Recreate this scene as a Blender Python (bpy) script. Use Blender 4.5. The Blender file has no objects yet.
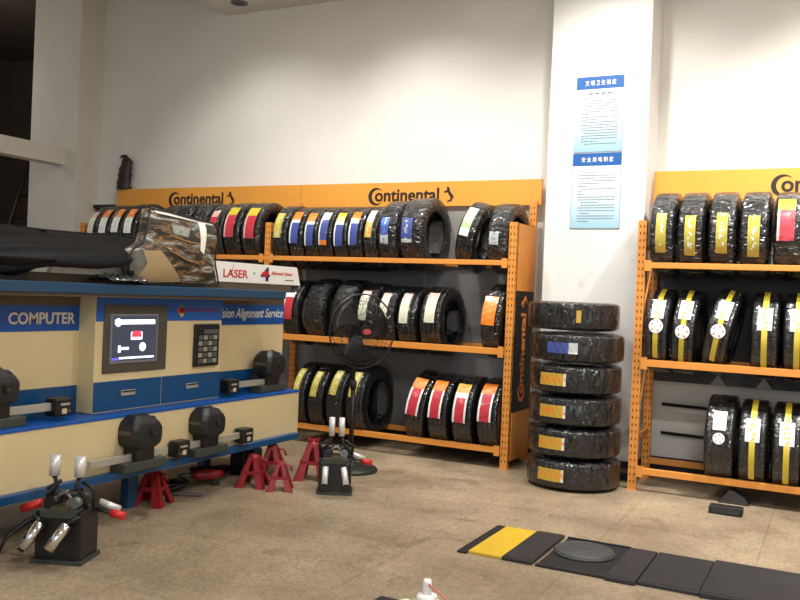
import bpy, bmesh, math, random
from mathutils import Vector, Matrix
random.seed(7)
PI = math.pi
S = bpy.context.scene
COL = S.collection

# ------------------------------------------------------------------ materials
def lin(c):
    return tuple(((v/255)/12.92 if v/255 <= .04045 else ((v/255+.055)/1.055)**2.4) for v in c) + (1,)

MATS = {}
def mat(name, rgb, rough=.5, metal=0, coat=0, coat_rough=.1, noise=0, nscale=20, bump=0, bscale=60, emit=0, spec=.5):
    if name in MATS: return MATS[name]
    m = bpy.data.materials.new(name); m.use_nodes = True
    nt = m.node_tree; b = nt.nodes['Principled BSDF']
    b.inputs['Base Color'].default_value = lin(rgb)
    b.inputs['Roughness'].default_value = rough
    b.inputs['Metallic'].default_value = metal
    b.inputs['Coat Weight'].default_value = coat
    b.inputs['Coat Roughness'].default_value = coat_rough
    b.inputs['Specular IOR Level'].default_value = spec
    tc = nt.nodes.new('ShaderNodeTexCoord')
    if noise:
        n = nt.nodes.new('ShaderNodeTexNoise'); n.inputs['Scale'].default_value = nscale; n.inputs['Detail'].default_value = 5
        nt.links.new(tc.outputs['Object'], n.inputs['Vector'])
        r = nt.nodes.new('ShaderNodeMapRange'); r.inputs['From Min'].default_value = .25; r.inputs['From Max'].default_value = .75
        r.inputs['To Min'].default_value = 1-noise; r.inputs['To Max'].default_value = 1+noise
        nt.links.new(n.outputs['Fac'], r.inputs['Value'])
        v = nt.nodes.new('ShaderNodeVectorMath'); v.operation = 'SCALE'; v.inputs[0].default_value = lin(rgb)[:3]
        nt.links.new(r.outputs[0], v.inputs['Scale']); nt.links.new(v.outputs[0], b.inputs['Base Color'])
    if bump:
        n = nt.nodes.new('ShaderNodeTexNoise'); n.inputs['Scale'].default_value = bscale; n.inputs['Detail'].default_value = 4
        nt.links.new(tc.outputs['Object'], n.inputs['Vector'])
        u = nt.nodes.new('ShaderNodeBump'); u.inputs['Strength'].default_value = bump; u.inputs['Distance'].default_value = .01
        nt.links.new(n.outputs['Fac'], u.inputs['Height']); nt.links.new(u.outputs[0], b.inputs['Normal'])
    if emit:
        b.inputs['Emission Color'].default_value = lin(rgb); b.inputs['Emission Strength'].default_value = emit
    MATS[name] = m
    return m

def wrapped_rubber(name, strength, base=(15, 15, 16), cr_=.085):
    """black rubber under crinkled clear film"""
    m = bpy.data.materials.new(name); m.use_nodes = True
    nt = m.node_tree; b = nt.nodes['Principled BSDF']; L = nt.links.new
    tc = nt.nodes.new('ShaderNodeTexCoord')
    mp = nt.nodes.new('ShaderNodeMapping'); mp.inputs['Scale'].default_value = (.38, 1, 1)
    L(tc.outputs['Object'], mp.inputs['Vector'])
    oi = nt.nodes.new('ShaderNodeObjectInfo')
    add = nt.nodes.new('ShaderNodeVectorMath'); add.operation = 'ADD'
    L(mp.outputs[0], add.inputs[0]); 
    cm = nt.nodes.new('ShaderNodeVectorMath'); cm.operation = 'SCALE'; cm.inputs[0].default_value = (7, 3, 5)
    L(oi.outputs['Random'], cm.inputs['Scale']); L(cm.outputs[0], add.inputs[1])
    n1 = nt.nodes.new('ShaderNodeTexNoise'); n1.inputs['Scale'].default_value = 15; n1.inputs['Detail'].default_value = 2; n1.inputs['Distortion'].default_value = 1.6
    n2 = nt.nodes.new('ShaderNodeTexVoronoi'); n2.feature = 'DISTANCE_TO_EDGE'; n2.inputs['Scale'].default_value = 13
    L(add.outputs[0], n1.inputs['Vector']); 
    dv = nt.nodes.new('ShaderNodeVectorMath'); dv.operation = 'MULTIPLY_ADD'; dv.inputs[1].default_value = (.12, .12, .12)
    L(n1.outputs['Color'], dv.inputs[0]); L(add.outputs[0], dv.inputs[2]); L(dv.outputs[0], n2.inputs['Vector'])
    mx = nt.nodes.new('ShaderNodeMath'); mx.operation = 'MULTIPLY_ADD'; mx.inputs[1].default_value = .45
    L(n2.outputs['Distance'], mx.inputs[0]); L(n1.outputs['Fac'], mx.inputs[2])
    bp = nt.nodes.new('ShaderNodeBump'); bp.inputs['Strength'].default_value = strength; bp.inputs['Distance'].default_value = .06
    L(mx.outputs[0], bp.inputs['Height']); L(bp.outputs[0], b.inputs['Coat Normal'])
    bp2 = nt.nodes.new('ShaderNodeBump'); bp2.inputs['Strength'].default_value = strength*.5; bp2.inputs['Distance'].default_value = .03
    L(mx.outputs[0], bp2.inputs['Height']); L(bp2.outputs[0], b.inputs['Normal'])
    b.inputs['Base Color'].default_value = lin(base)
    b.inputs['Roughness'].default_value = .5
    b.inputs['Coat Weight'].default_value = 1; b.inputs['Coat Roughness'].default_value = cr_
    b.inputs['Coat IOR'].default_value = 1.6; b.inputs['Specular IOR Level'].default_value = .15
    MATS[name] = m
    return m

M_rub = wrapped_rubber('wrapped_rubber', .5)
M_rub2 = wrapped_rubber('heavily_wrapped_rubber', .72, (17, 17, 18), .085)
M_rub3 = wrapped_rubber('lightly_wrapped_rubber', .3, (20, 20, 21))
M_orange = mat('orange_powder_coat', (220, 144, 62), .42, noise=.04, nscale=6)
M_sign = mat('orange_sign_board', (226, 154, 58), .5, noise=.03, nscale=2)
M_dark = mat('dark_hole', (24, 14, 8), .9)
M_logo = mat('black_print', (28, 14, 10), .6)
M_blackpanel = mat('black_panel', (17, 17, 19), .4)
M_cream = mat('cream_steel', (214, 195, 150), .38, noise=.02, nscale=5)
M_blue = mat('blue_steel', (9, 72, 118), .35)
M_blue2 = mat('bright_blue_vinyl', (8, 82, 164), .35)
M_teal = mat('teal_blue_steel', (18, 66, 98), .35)
M_brown = mat('brown_steel', (92, 78, 62), .5)
M_white = mat('white_acrylic', (238, 236, 228), .3)
M_red = mat('red_print', (200, 30, 34), .45)
M_blk = mat('black_plastic', (20, 20, 21), .38, bump=.1, bscale=90)
M_blk2 = mat('satin_black_plastic', (27, 28, 29), .45, noise=.1, nscale=8)
M_grn = mat('dark_grey_green_steel', (58, 64, 56), .45)
M_bar = mat('light_grey_aluminium', (176, 172, 160), .35, metal=.3)
M_chrome = mat('chrome', (225, 225, 225), .14, metal=1)
M_chrome2 = mat('satin_white_metal', (225, 225, 222), .3, metal=.35)
M_redp = mat('red_enamel', (140, 26, 30), .38, noise=.12, nscale=14)
M_redg = mat('red_grip', (205, 40, 38), .4)
M_rubmat = mat('black_rubber_mat', (44, 44, 46), .5, noise=.3, nscale=5, bump=.15, bscale=40)
M_rubdark = mat('black_rubber_dark', (22, 22, 23), .6)
M_yel = mat('yellow_paint', (216, 178, 44), .5, noise=.08, nscale=9)
M_grey = mat('grey_steel', (110, 112, 110), .4, metal=.5)
M_bezel = mat('grey_brown_bezel', (74, 70, 60), .45)
M_tan = mat('tan_board', (165, 142, 104), .45)

LC = dict(white=(232, 232, 226), orange=(236, 128, 34), yellow=(208, 186, 56), red=(190, 52, 66), blue=(66, 80, 148), gold=(200, 158, 60),
          green=(150, 190, 120), black=(30, 30, 30), cream=(214, 214, 190), olive=(186, 172, 72), pink=(222, 180, 170), silver=(190, 194, 190), sky=(70, 120, 200))
def lm(c): return mat('label_' + c, LC[c], .35, coat=.5, coat_rough=.15, bump=.25, bscale=25)

# ------------------------------------------------------------------ mesh helpers
class MB:
    def __init__(s): s.bm = bmesh.new(); s.mats = []
    def mi(s, m):
        if m not in s.mats: s.mats.append(m)
        return s.mats.index(m)
    def box(s, p, d, m, rot=None, bev=0):
        """p centre, d full dims"""
        M = Matrix.Translation(p) @ (rot.to_4x4() if rot else Matrix.Identity(4))
        r = bmesh.ops.create_cube(s.bm, size=1, matrix=M @ Matrix.Diagonal((d[0], d[1], d[2], 1)))
        fs = set(f for v in r['verts'] for f in v.link_faces)
        i = s.mi(m)
        for f in fs: f.material_index = i
        if bev:
            es = set(e for v in r['verts'] for e in v.link_edges)
            rr = bmesh.ops.bevel(s.bm, geom=list(es), offset=bev, segments=2, affect='EDGES', profile=.5)
            for f in rr['faces']: f.material_index = i
        return s
    def b2(s, a, b, m, bev=0):
        a = Vector(a); b = Vector(b)
        return s.box((a+b)/2, (abs(b.x-a.x), abs(b.y-a.y), abs(b.z-a.z)), m, bev=bev)
    def cyl(s, a, b, r, m, r2=None, seg=20, smooth=True):
        a = Vector(a); b = Vector(b); d = b-a
        q = d.to_track_quat('Z', 'Y').to_matrix().to_4x4()
        res = bmesh.ops.create_cone(s.bm, cap_ends=True, cap_tris=False, segments=seg, radius1=r, radius2=r if r2 is None else r2, depth=d.length, matrix=Matrix.Translation((a+b)/2) @ q)
        i = s.mi(m)
        for f in set(f for v in res['verts'] for f in v.link_faces):
            f.material_index = i; f.smooth = smooth and len(f.verts) == 4
        return s
    def tube(s, pts, r, m, seg=8, closed=False):
        pts = [Vector(p) for p in pts]; n = len(pts); rings = []; i = s.mi(m)
        up = None
        for k, p in enumerate(pts):
            if closed: d = pts[(k+1) % n]-pts[k-1]
            else: d = pts[min(k+1, n-1)]-pts[max(k-1, 0)]
            d.normalize()
            if up is None:
                up = Vector((0, 0, 1)) if abs(d.z) < .9 else Vector((1, 0, 0))
            x = up.cross(d)
            if x.length < 1e-4: x = Vector((1, 0, 0)).cross(d)
            x.normalize(); y = d.cross(x); up = y
            rr = r[k] if isinstance(r, (list, tuple)) else r
            rings.append([s.bm.verts.new(p + (x*math.cos(t)+y*math.sin(t))*rr) for t in [2*PI*j/seg for j in range(seg)]])
        for k in range(n if closed else n-1):
            A = rings[k]; B = rings[(k+1) % n]
            for j in range(seg):
                f = s.bm.faces.new((A[j], A[(j+1) % seg], B[(j+1) % seg], B[j])); f.material_index = i; f.smooth = True
        if not closed:
            for R in (rings[0][::-1], rings[-1]):
                f = s.bm.faces.new(R); f.material_index = i
        return s
    def lathe(s, prof, m, seg=32, axis='Z', at=(0, 0, 0), closed=False):
        """prof: (r, h) list"""
        i = s.mi(m); at = Vector(at); rings = []
        for j in range(seg):
            t = 2*PI*j/seg; ring = []
            for r, h in prof:
                if axis == 'Z': p = Vector((r*math.cos(t), r*math.sin(t), h))
                elif axis == 'X': p = Vector((h, r*math.cos(t), r*math.sin(t)))
                else: p = Vector((r*math.sin(t), h, r*math.cos(t)))
                ring.append(s.bm.verts.new(p+at))
            rings.append(ring)
        n = len(prof)
        for j in range(seg):
            A = rings[j]; B = rings[(j+1) % seg]
            for k in range(n if closed else n-1):
                k2 = (k+1) % n
                f = s.bm.faces.new((A[k], B[k], B[k2], A[k2])); f.material_index = i; f.smooth = True
        return s
    def prism(s, poly, ext, m, smooth=False):
        """poly: 3D points of one face, ext: vector"""
        i = s.mi(m); ext = Vector(ext)
        A = [s.bm.verts.new(Vector(p)) for p in poly]; B = [s.bm.verts.new(Vector(p)+ext) for p in poly]
        n = len(A); fs = [s.bm.faces.new(A[::-1]), s.bm.faces.new(B)]
        for k in range(n): fs.append(s.bm.faces.new((A[k], A[(k+1) % n], B[(k+1) % n], B[k])))
        for f in fs: f.material_index = i; f.smooth = smooth
        return s
    def grid(s, P, m, smooth=True, closed_v=False):
        """P[i][j] points"""
        V = [[s.bm.verts.new(Vector(p)) for p in row] for row in P]
        for a in range(len(V)-1):
            n = len(V[a])
            for b in range(n if closed_v else n-1):
                f = s.bm.faces.new((V[a][b], V[a][(b+1) % n], V[a+1][(b+1) % n], V[a+1][b]))
                f.smooth = smooth
                f.material_index = s.mi(m(a, b) if callable(m) else m)
        return s
    def build(s, name, parent=None, loc=None, fix=True, merge=0):
        if merge: bmesh.ops.remove_doubles(s.bm, verts=s.bm.verts, dist=merge)
        if fix: bmesh.ops.recalc_face_normals(s.bm, faces=s.bm.faces)
        me = bpy.data.meshes.new(name); s.bm.to_mesh(me); s.bm.free()
        for m in s.mats: me.materials.append(m)
        o = bpy.data.objects.new(name, me); COL.objects.link(o)
        if parent: o.parent = parent
        if loc is not None: o.location = loc
        return o

def tag(o, label=None, cat=None, group=None, kind=None):
    if label:
        n = len(label.split())
        assert 4 <= n <= 16, (n, label)
        o['label'] = label
    if cat: o['category'] = cat
    if group: o['group'] = group
    if kind: o['kind'] = kind
    return o
def empty(name, loc, label=None, cat=None, group=None, rz=0):
    o = bpy.data.objects.new(name, None); COL.objects.link(o); o.location = loc; o.rotation_euler = (0, 0, rz)
    o.empty_display_size = .05
    return tag(o, label, cat, group)
def struct(o, label=None):
    o['kind'] = 'structure'
    if label: o['label'] = label
    return o

def text_mesh(body, name, material, O, ux, uy, w, h, parent=None, off=0.0, ext=.0015, shear=0, fit_w=True):
    """lettering on a surface: O lower-left corner, ux/uy unit directions, fitted into w x h"""
    cu = bpy.data.curves.new(name, 'FONT'); cu.body = body; cu.size = 1; cu.offset = off; cu.extrude = .01; cu.shear = shear
    cu.resolution_u = 3
    o = bpy.data.objects.new(name+'_c', cu); COL.objects.link(o)
    dg = bpy.context.evaluated_depsgraph_get(); dg.update()
    me = bpy.data.meshes.new_from_object(o.evaluated_get(dg))
    bpy.data.objects.remove(o); bpy.data.curves.remove(cu)
    me.name = name
    xs = [v.co.x for v in me.vertices]; ys = [v.co.y for v in me.vertices]
    if not xs: return None
    x0, x1, y0, y1 = min(xs), max(xs), min(ys), max(ys)
    ux = Vector(ux); uy = Vector(uy); uz = ux.cross(uy); O = Vector(O)
    for v in me.vertices:
        v.co = O + ux*((v.co.x-x0)/(x1-x0)*w) + uy*((v.co.y-y0)/(y1-y0)*h) + uz*(ext if v.co.z > 0 else 0.0003)
    me.materials.clear(); me.materials.append(material)
    ob = bpy.data.objects.new(name, me); COL.objects.link(ob)
    if parent:
        ob.parent = parent
        ob.matrix_parent_inverse = Matrix.Identity(4)
    return ob

def wordmark(O, ux, uy, w, h, material, parent, name='lettering'):
    """tyre maker's word mark: a crescent C around the o, condensed bold letters, then a rearing horse"""
    ux = Vector(ux); uy = Vector(uy); uz = ux.cross(uy); O = Vector(O)
    mb = MB()
    def P(x, y): return O + ux*x + uy*y + uz*.0004
    R = h*.5
    cx, cy = R, R
    outer = []; inner = []
    n = 26
    for k in range(n+1):
        t = math.radians(48 + (312-48)*k/n)
        outer.append((cx+R*math.cos(t), cy+R*math.sin(t)))
    for k in range(n+1):
        t = math.radians(318 - (318-42)*k/n)
        inner.append((cx+R*.24+R*.80*math.cos(t), cy+R*.80*math.sin(t)))
    i = mb.mi(material)
    inn = inner[::-1]
    A = [mb.bm.verts.new(P(*p)) for p in outer]; B = [mb.bm.verts.new(P(*p)) for p in inn]
    A2 = [mb.bm.verts.new(P(*p)+uz*.0015) for p in outer]; B2 = [mb.bm.verts.new(P(*p)+uz*.0015) for p in inn]
    for k in range(n):
        mb.bm.faces.new((A2[k], A2[k+1], B2[k+1], B2[k]))
        mb.bm.faces.new((A[k], A[k+1], A2[k+1], A2[k])); mb.bm.faces.new((B[k], B[k+1], B2[k+1], B2[k]))
    c = mb.build(name, parent)
    text_mesh('ontinental', name, material, O+ux*(h*.42)+uy*(h*.2), ux, uy, w-h*.42, h*.74, parent, off=.028)
    # rearing horse
    hs = [(.30, .0), (.38, .10), (.62, .16), (.66, .34), (.50, .44), (.42, .60), (.28, .66), (.10, .60), (.0, .66), (.04, .74), (.26, .78), (.30, .92), (.20, 1.0), (.40, 1.02), (.54, .92), (.56, .74), (.74, .58), (.92, .40), (1.0, .16), (.86, .30), (.82, .20), (.78, .06), (.56, .04), (.46, .0)]
    hw, hh = h*.62, h*.82
    hb = MB(); hb.prism([O + ux*(w+h*.28+x*hw) + uy*(h*.14+y*hh) + uz*.0004 for x, y in hs], uz*.0015, material)
    hb.build('horse_emblem', parent)

# ------------------------------------------------------------------ the room
YW = 6.90; XL = -7.27; ZC = 4.03
def plaster(name, rgb, stain=0.0):
    m = bpy.data.materials.new(name); m.use_nodes = True; nt = m.node_tree; b = nt.nodes['Principled BSDF']; L = nt.links.new
    tc = nt.nodes.new('ShaderNodeTexCoord')
    n = nt.nodes.new('ShaderNodeTexNoise'); n.inputs['Scale'].default_value = 1.3; n.inputs['Detail'].default_value = 6
    L(tc.outputs['Object'], n.inputs['Vector'])
    n2 = nt.nodes.new('ShaderNodeTexNoise'); n2.inputs['Scale'].default_value = 3.0; n2.inputs['Detail'].default_value = 9; n2.inputs['Distortion'].default_value = 2
    L(tc.outputs['Object'], n2.inputs['Vector'])
    cr = nt.nodes.new('ShaderNodeValToRGB')
    c = lin(rgb); cr.color_ramp.elements[0].color = (c[0]*.93, c[1]*.93, c[2]*.92, 1); cr.color_ramp.elements[1].color = c
    cr.color_ramp.elements[0].position = .35; cr.color_ramp.elements[1].position = .6
    L(n.outputs['Fac'], cr.inputs['Fac'])
    mix = nt.nodes.new('ShaderNodeMix'); mix.data_type = 'RGBA'
    cr2 = nt.nodes.new('ShaderNodeValToRGB'); cr2.color_ramp.elements[0].position = .56; cr2.color_ramp.elements[1].position = .70
    L(n2.outputs['Fac'], cr2.inputs['Fac'])
    mm = nt.nodes.new('ShaderNodeMath'); mm.operation = 'MULTIPLY'; mm.inputs[1].default_value = stain
    spz = nt.nodes.new('ShaderNodeSeparateXYZ'); L(tc.outputs['Object'], spz.inputs[0])
    mz = nt.nodes.new('ShaderNodeMapRange'); mz.inputs['From Min'].default_value = 1.9; mz.inputs['From Max'].default_value = 1.2; mz.inputs['To Min'].default_value = 0; mz.inputs['To Max'].default_value = 1
    L(spz.outputs[2], mz.inputs['Value'])
    m3 = nt.nodes.new('ShaderNodeMath'); m3.operation = 'MULTIPLY'; L(cr2.outputs[0], m3.inputs[0]); L(mz.outputs[0], m3.inputs[1])
    L(m3.outputs[0], mm.inputs[0])
    L(mm.outputs[0], mix.inputs['Factor']); L(cr.outputs[0], mix.inputs[6]); mix.inputs[7].default_value = lin((120, 116, 104))
    L(mix.outputs[2], b.inputs['Base Color']); b.inputs['Roughness'].default_value = .7
    bp = nt.nodes.new('ShaderNodeBump'); bp.inputs['Strength'].default_value = .05; bp.inputs['Distance'].default_value = .02
    L(n2.outputs['Fac'], bp.inputs['Height']); L(bp.outputs[0], b.inputs['Normal'])
    return m
M_wall = plaster('white_wall_paint', (226, 222, 213), .1)
M_colm = plaster('white_column_paint', (226, 224, 219), .6)
M_pil = plaster('pilaster_paint', (216, 210, 198), .05)
M_ceil = plaster('ceiling_paint', (214, 210, 200), 0)
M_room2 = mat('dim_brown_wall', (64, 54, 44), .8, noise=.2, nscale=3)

def floor_mat():
    m = bpy.data.materials.new('terrazzo'); m.use_nodes = True; nt = m.node_tree; b = nt.nodes['Principled BSDF']; L = nt.links.new
    tc = nt.nodes.new('ShaderNodeTexCoord')
    big = nt.nodes.new('ShaderNodeTexNoise'); big.inputs['Scale'].default_value = 1.4; big.inputs['Detail'].default_value = 7; big.inputs['Roughness'].default_value = .65
    L(tc.outputs['Object'], big.inputs['Vector'])
    cr = nt.nodes.new('ShaderNodeValToRGB'); e = cr.color_ramp.elements
    e[0].position = .3; e[0].color = lin((128, 112, 92)); e[1].position = .68; e[1].color = lin((174, 155, 128))
    L(big.outputs['Fac'], cr.inputs['Fac'])
    vo = nt.nodes.new('ShaderNodeTexVoronoi'); vo.inputs['Scale'].default_value = 80
    L(tc.outputs['Object'], vo.inputs['Vector'])
    mr = nt.nodes.new('ShaderNodeMapRange'); mr.inputs['From Min'].default_value = 0; mr.inputs['From Max'].default_value = 1; mr.inputs['To Min'].default_value = .78; mr.inputs['To Max'].default_value = 1.2
    sx = nt.nodes.new('ShaderNodeSeparateColor'); L(vo.outputs['Color'], sx.inputs[0]); L(sx.outputs[0], mr.inputs['Value'])
    v = nt.nodes.new('ShaderNodeVectorMath'); v.operation = 'SCALE'; L(cr.outputs[0], v.inputs[0]); L(mr.outputs[0], v.inputs['Scale'])
    # joints every 0.8 m
    sp = nt.nodes.new('ShaderNodeSeparateXYZ'); L(tc.outputs['Object'], sp.inputs[0])
    outs = []
    for ax, o0 in ((0, 1.14), (1, .42)):
        a = nt.nodes.new('ShaderNodeMath'); a.operation = 'ADD'; a.inputs[1].default_value = o0+80; L(sp.outputs[ax], a.inputs[0])
        f = nt.nodes.new('ShaderNodeMath'); f.operation = 'MODULO'; f.inputs[1].default_value = .8; L(a.outputs[0], f.inputs[0])
        g = nt.nodes.new('ShaderNodeMath'); g.operation = 'LESS_THAN'; g.inputs[1].default_value = .006; L(f.outputs[0], g.inputs[0]); outs.append(g)
    mxx = nt.nodes.new('ShaderNodeMath'); mxx.operation = 'MAXIMUM'; L(outs[0].outputs[0], mxx.inputs[0]); L(outs[1].outputs[0], mxx.inputs[1])
    h = nt.nodes.new('ShaderNodeMath'); h.operation = 'MULTIPLY'; h.inputs[1].default_value = .4; L(mxx.outputs[0], h.inputs[0])
    mix = nt.nodes.new('ShaderNodeMix'); mix.data_type = 'RGBA'; L(h.outputs[0], mix.inputs['Factor']); L(v.outputs[0], mix.inputs[6]); mix.inputs[7].default_value = lin((70, 60, 50))
    # dark oil stains
    st = nt.nodes.new('ShaderNodeTexNoise'); st.inputs['Scale'].default_value = 3.1; st.inputs['Detail'].default_value = 8; st.inputs['Distortion'].default_value = 1.2
    L(tc.outputs['Object'], st.inputs['Vector'])
    c2 = nt.nodes.new('ShaderNodeValToRGB'); c2.color_ramp.elements[0].position = .60; c2.color_ramp.elements[1].position = .72
    L(st.outputs['Fac'], c2.inputs['Fac'])
    k = nt.nodes.new('ShaderNodeMath'); k.operation = 'MULTIPLY'; k.inputs[1].default_value = .45; L(c2.outputs[0], k.inputs[0])
    mix2 = nt.nodes.new('ShaderNodeMix'); mix2.data_type = 'RGBA'; L(k.outputs[0], mix2.inputs['Factor']); L(mix.outputs[2], mix2.inputs[6]); mix2.inputs[7].default_value = lin((74, 64, 52))
    L(mix2.outputs[2], b.inputs['Base Color'])
    rr = nt.nodes.new('ShaderNodeMapRange'); rr.inputs['To Min'].default_value = .28; rr.inputs['To Max'].default_value = .5; L(big.outputs['Fac'], rr.inputs['Value']); L(rr.outputs[0], b.inputs['Roughness'])
    return m

struct(MB().b2((-12, -3.5, -.1), (4.5, 9.5, 0), floor_mat()).build('floor'))
struct(MB().b2((XL-.05, YW, 0), (4.5, YW+.15, 5.2), M_wall).build('wall_back'))
struct(MB().b2((4.4, -3.5, 0), (4.5, YW, 5.2), M_wall).build('wall_right'))
struct(MB().b2((-7.62, -3.5, 0), (-7.5, 4.9, 5.2), M_wall).build('wall_left'))
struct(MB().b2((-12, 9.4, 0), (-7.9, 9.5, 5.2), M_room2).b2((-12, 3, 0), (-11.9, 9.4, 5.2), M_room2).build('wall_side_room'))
struct(MB().b2((-5.44, -3.5, ZC), (4.5, YW, ZC+.12), M_ceil).b2((-5.56, -3.5, ZC), (-5.44, YW, 4.75), M_ceil).build('ceiling'))
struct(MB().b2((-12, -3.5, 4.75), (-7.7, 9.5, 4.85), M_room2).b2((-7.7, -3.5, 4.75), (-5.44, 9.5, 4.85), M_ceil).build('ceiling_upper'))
struct(MB().b2((-7.98, 6.58, 0), (XL, YW+.5, 4.75), M_pil, bev=.004).build('wall_pilaster'), 'white pilaster at the left corner of the back wall')
struct(MB().b2((-7.62, 4.9, 2.545), (-7.44, 6.585, 2.725), M_pil, bev=.004).build('trim_beam'), 'white beam running to the left pilaster')
struct(MB().b2((-2.08, 6.5, 0), (-1.32, YW+.01, ZC), M_colm, bev=.006).build('wall_column'), 'white square column between the two tyre racks')
bb = MB()
bb.b2((-2.095, 6.485, 0), (-1.305, 6.502, .055), M_rubdark).b2((-2.095, 6.487, .085), (-1.305, 6.502, .14), M_rubdark).b2((-2.092, 6.489, .055), (-1.308, 6.502, .085), M_grey)
bb.b2((-1.322, 6.486, 0), (-1.305, YW, .14), M_rubdark)
struct(bb.build('baseboard_column'))
struct(MB().b2((XL, YW-.014, 0), (-2.1, YW+.01, .14), M_rubdark).b2((-1.3, YW-.014, 0), (4.4, YW+.01, .14), M_rubdark).build('baseboard_back'))

wb = empty('wall_bracket', (-7.1, 6.86, 2.06), 'small dark bracket on the wall left of the orange header', 'bracket')
MB().b2((-.16, -.03, .05), (.15, .035, .085), M_blk).b2((-.13, -.02, 0), (-.10, .035, .05), M_blk).b2((.09, -.02, 0), (.12, .035, .05), M_blk).build('bracket_body', wb)
# ladder in the dark side room
lad = empty('ladder', (-9.92, 7.6, 0), 'dark ladder leaning in the dim room behind the white beam', 'ladder')
def rail(x0, x1, y0, y1): return [(x0, y0, 0), (x1, y1, 3.6)]
M_lad = mat('dark_steel_tube', (22, 18, 15), .5)
for dx in (-.2, .2):
    MB().tube([(dx-.25, 0, 0), (dx+.1, .9, 3.7)], .026, M_lad).build('rail', lad)
for k in range(11):
    t = (k+.7)/11.6
    MB().tube([(-.45+.35*t, .9*t, 3.7*t), (-.05+.35*t, .9*t, 3.7*t)], .016, M_lad, 6).build('rung', lad)

# ------------------------------------------------------------------ recessed ceiling lamps + tube lamps
def downlight(x, y, label, on):
    r = empty('downlight', (x, y, ZC), label, 'ceiling light', 'recessed ceiling spots' if on else None)
    MB().lathe([(.085, -.001), (.085, -.008), (.06, -.008), (.05, -.001)], M_grey, 24).build('trim_ring', r)
    MB().lathe([(.0, -.003), (.058, -.003)], mat('unlit_lamp', (30, 24, 20), .3), 24).build('lamp_glass', r)
    return r
downlight(-5.23, 6.62, 'small dark round ceiling spot near the ceiling corner', False)

def batten(x, y, rz, label):
    r = empty('tube_light', (x, y, ZC-.002), label, 'ceiling light', None, rz)
    MB().b2((-.62, -.06, -.05), (.62, .06, 0), M_white, bev=.004).build('housing', r)
    MB().cyl((-.6, 0, -.075), (.6, 0, -.075), .02, mat('lit_tube', (255, 246, 232), .5, emit=6)).build('tube', r)
    return r

# ------------------------------------------------------------------ rack parts
def post(name, x, y, z1, parent, holes=True, w=.058, d=.04, z0=0):
    mb = MB()
    mb.b2((x-w/2, y, z0), (x+w/2, y+.003, z1), M_orange)             # front web
    mb.b2((x-w/2, y+.003, z0), (x-w/2+.003, y+d, z1), M_orange)      # flanges
    mb.b2((x+w/2-.003, y+.003, z0), (x+w/2, y+d, z1), M_orange)
    if holes:
        z = z0+.05
        while z < z1-.03:
            for dx in (-.013, .013):
                mb.b2((x+dx-.0035, y-.0008, z), (x+dx+.0035, y+.001, z+.018), M_dark)
            mb.b2((x+w/2-.001, y+.016, z), (x+w/2+.0008, y+.024, z+.018), M_dark)
            z += .05
    if z0 == 0: mb.b2((x-w/2-.006, y-.006, 0), (x+w/2+.006, y+d+.006, .006), M_orange)
    return mb.build(name, parent)

def rack(name, xs, yf, label, hdr, backs=()):
    r = empty(name, (0, 0, 0), label, 'tyre rack')
    yr = yf+.46
    for x in xs:
        post('front_post', x, yf, 1.90, r)
        post('rear_post', x, yr, 2.12, r, d=.035)
        mb = MB()
        for z in (.35, 1.05, 1.7): mb.b2((x-.012, yf+.02, z), (x+.012, yr+.02, z+.03), M_orange)
        for za, zb in ((.4, 1.04), (1.1, 1.69)):
            mb.tube([(x, yf+.03, za), (x, yr+.01, zb)], .009, M_orange, 6)
        mb.build('side_brace', r)
    for a, b in zip(xs[:-1], xs[1:]):
        for z, h in ((1.605, .04), (.925, .05), (.163, .045)):
            for y in (yf-.018, yr+.0):
                mb = MB(); mb.b2((a+.03, y, z-h), (b-.03, y+.036, z), M_orange, bev=.003)
                if y < yf:
                    for xx in (a+.03, b-.03-.045): mb.b2((xx, y-.002, z-h-.02), (xx+.045, y+.002, z+.015), M_orange)
                mb.build('beam', r)
    for a, b in zip(xs[:-1], xs[1:]):
        for (pz0, pz1, pm) in backs:
            MB().b2((a+.03, yr+.037, pz0), (b-.03, yr+.043, pz1), pm).build('back_panel', r)
    x0, x1, yh, z0, z1, marks = hdr
    hs = MB().b2((x0, yh, z0), (x1, yh+.03, z1), M_sign, bev=.003).build('header_sign', r)
    # seams between panels
    for xx in xs[1:-1]:
        MB().b2((xx-.0015, yh-.0006, z0), (xx+.0015, yh+.002, z1), M_brown).build('panel_seam', hs)
    for (xa, zb, w, h) in marks:
        wordmark((xa, yh, zb), (1, 0, 0), (0, 0, 1), w, h, M_logo, hs)
    return r
YF1 = 6.30; YF2 = 6.20
M_bk = mat('grey_back_sheet', (112, 110, 108), .5, noise=.15, nscale=2); M_bk2 = mat('pale_grey_back_sheet', (140, 136, 130), .5, noise=.15, nscale=2); M_bkd = mat('dark_back_board', (48, 44, 42), .6, noise=.2, nscale=3)
rack1 = rack('tyre_rack', (-6.84, -4.555, -2.265), YF1, 'long orange steel tyre rack of two bays left of the white column',
             (-6.895, -2.212, 6.80, 2.085, 2.30, [(-3.83, 2.098, .70, .158), (-6.17, 2.098, .70, .158)]),
             [(.14, .86, M_bk), (.87, 1.56, M_bk), (1.57, 2.04, M_bk2)])
sp = MB().b2((-2.232, YF1+.045, 1.375), (-2.226, YF1+.45, 1.895), M_orange).b2((-2.232, YF1+.045, .06), (-2.226, YF1+.45, .43), M_orange).b2((-2.232, YF1+.045, .43), (-2.226, YF1+.45, 1.375), M_blackpanel).build('side_panel', rack1)
wordmark((-2.226, YF1+.31, .50), (0, 0, 1), (0, -1, 0), .70, .155, mat('orange_print', (224, 134, 50), .5), sp)
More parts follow.
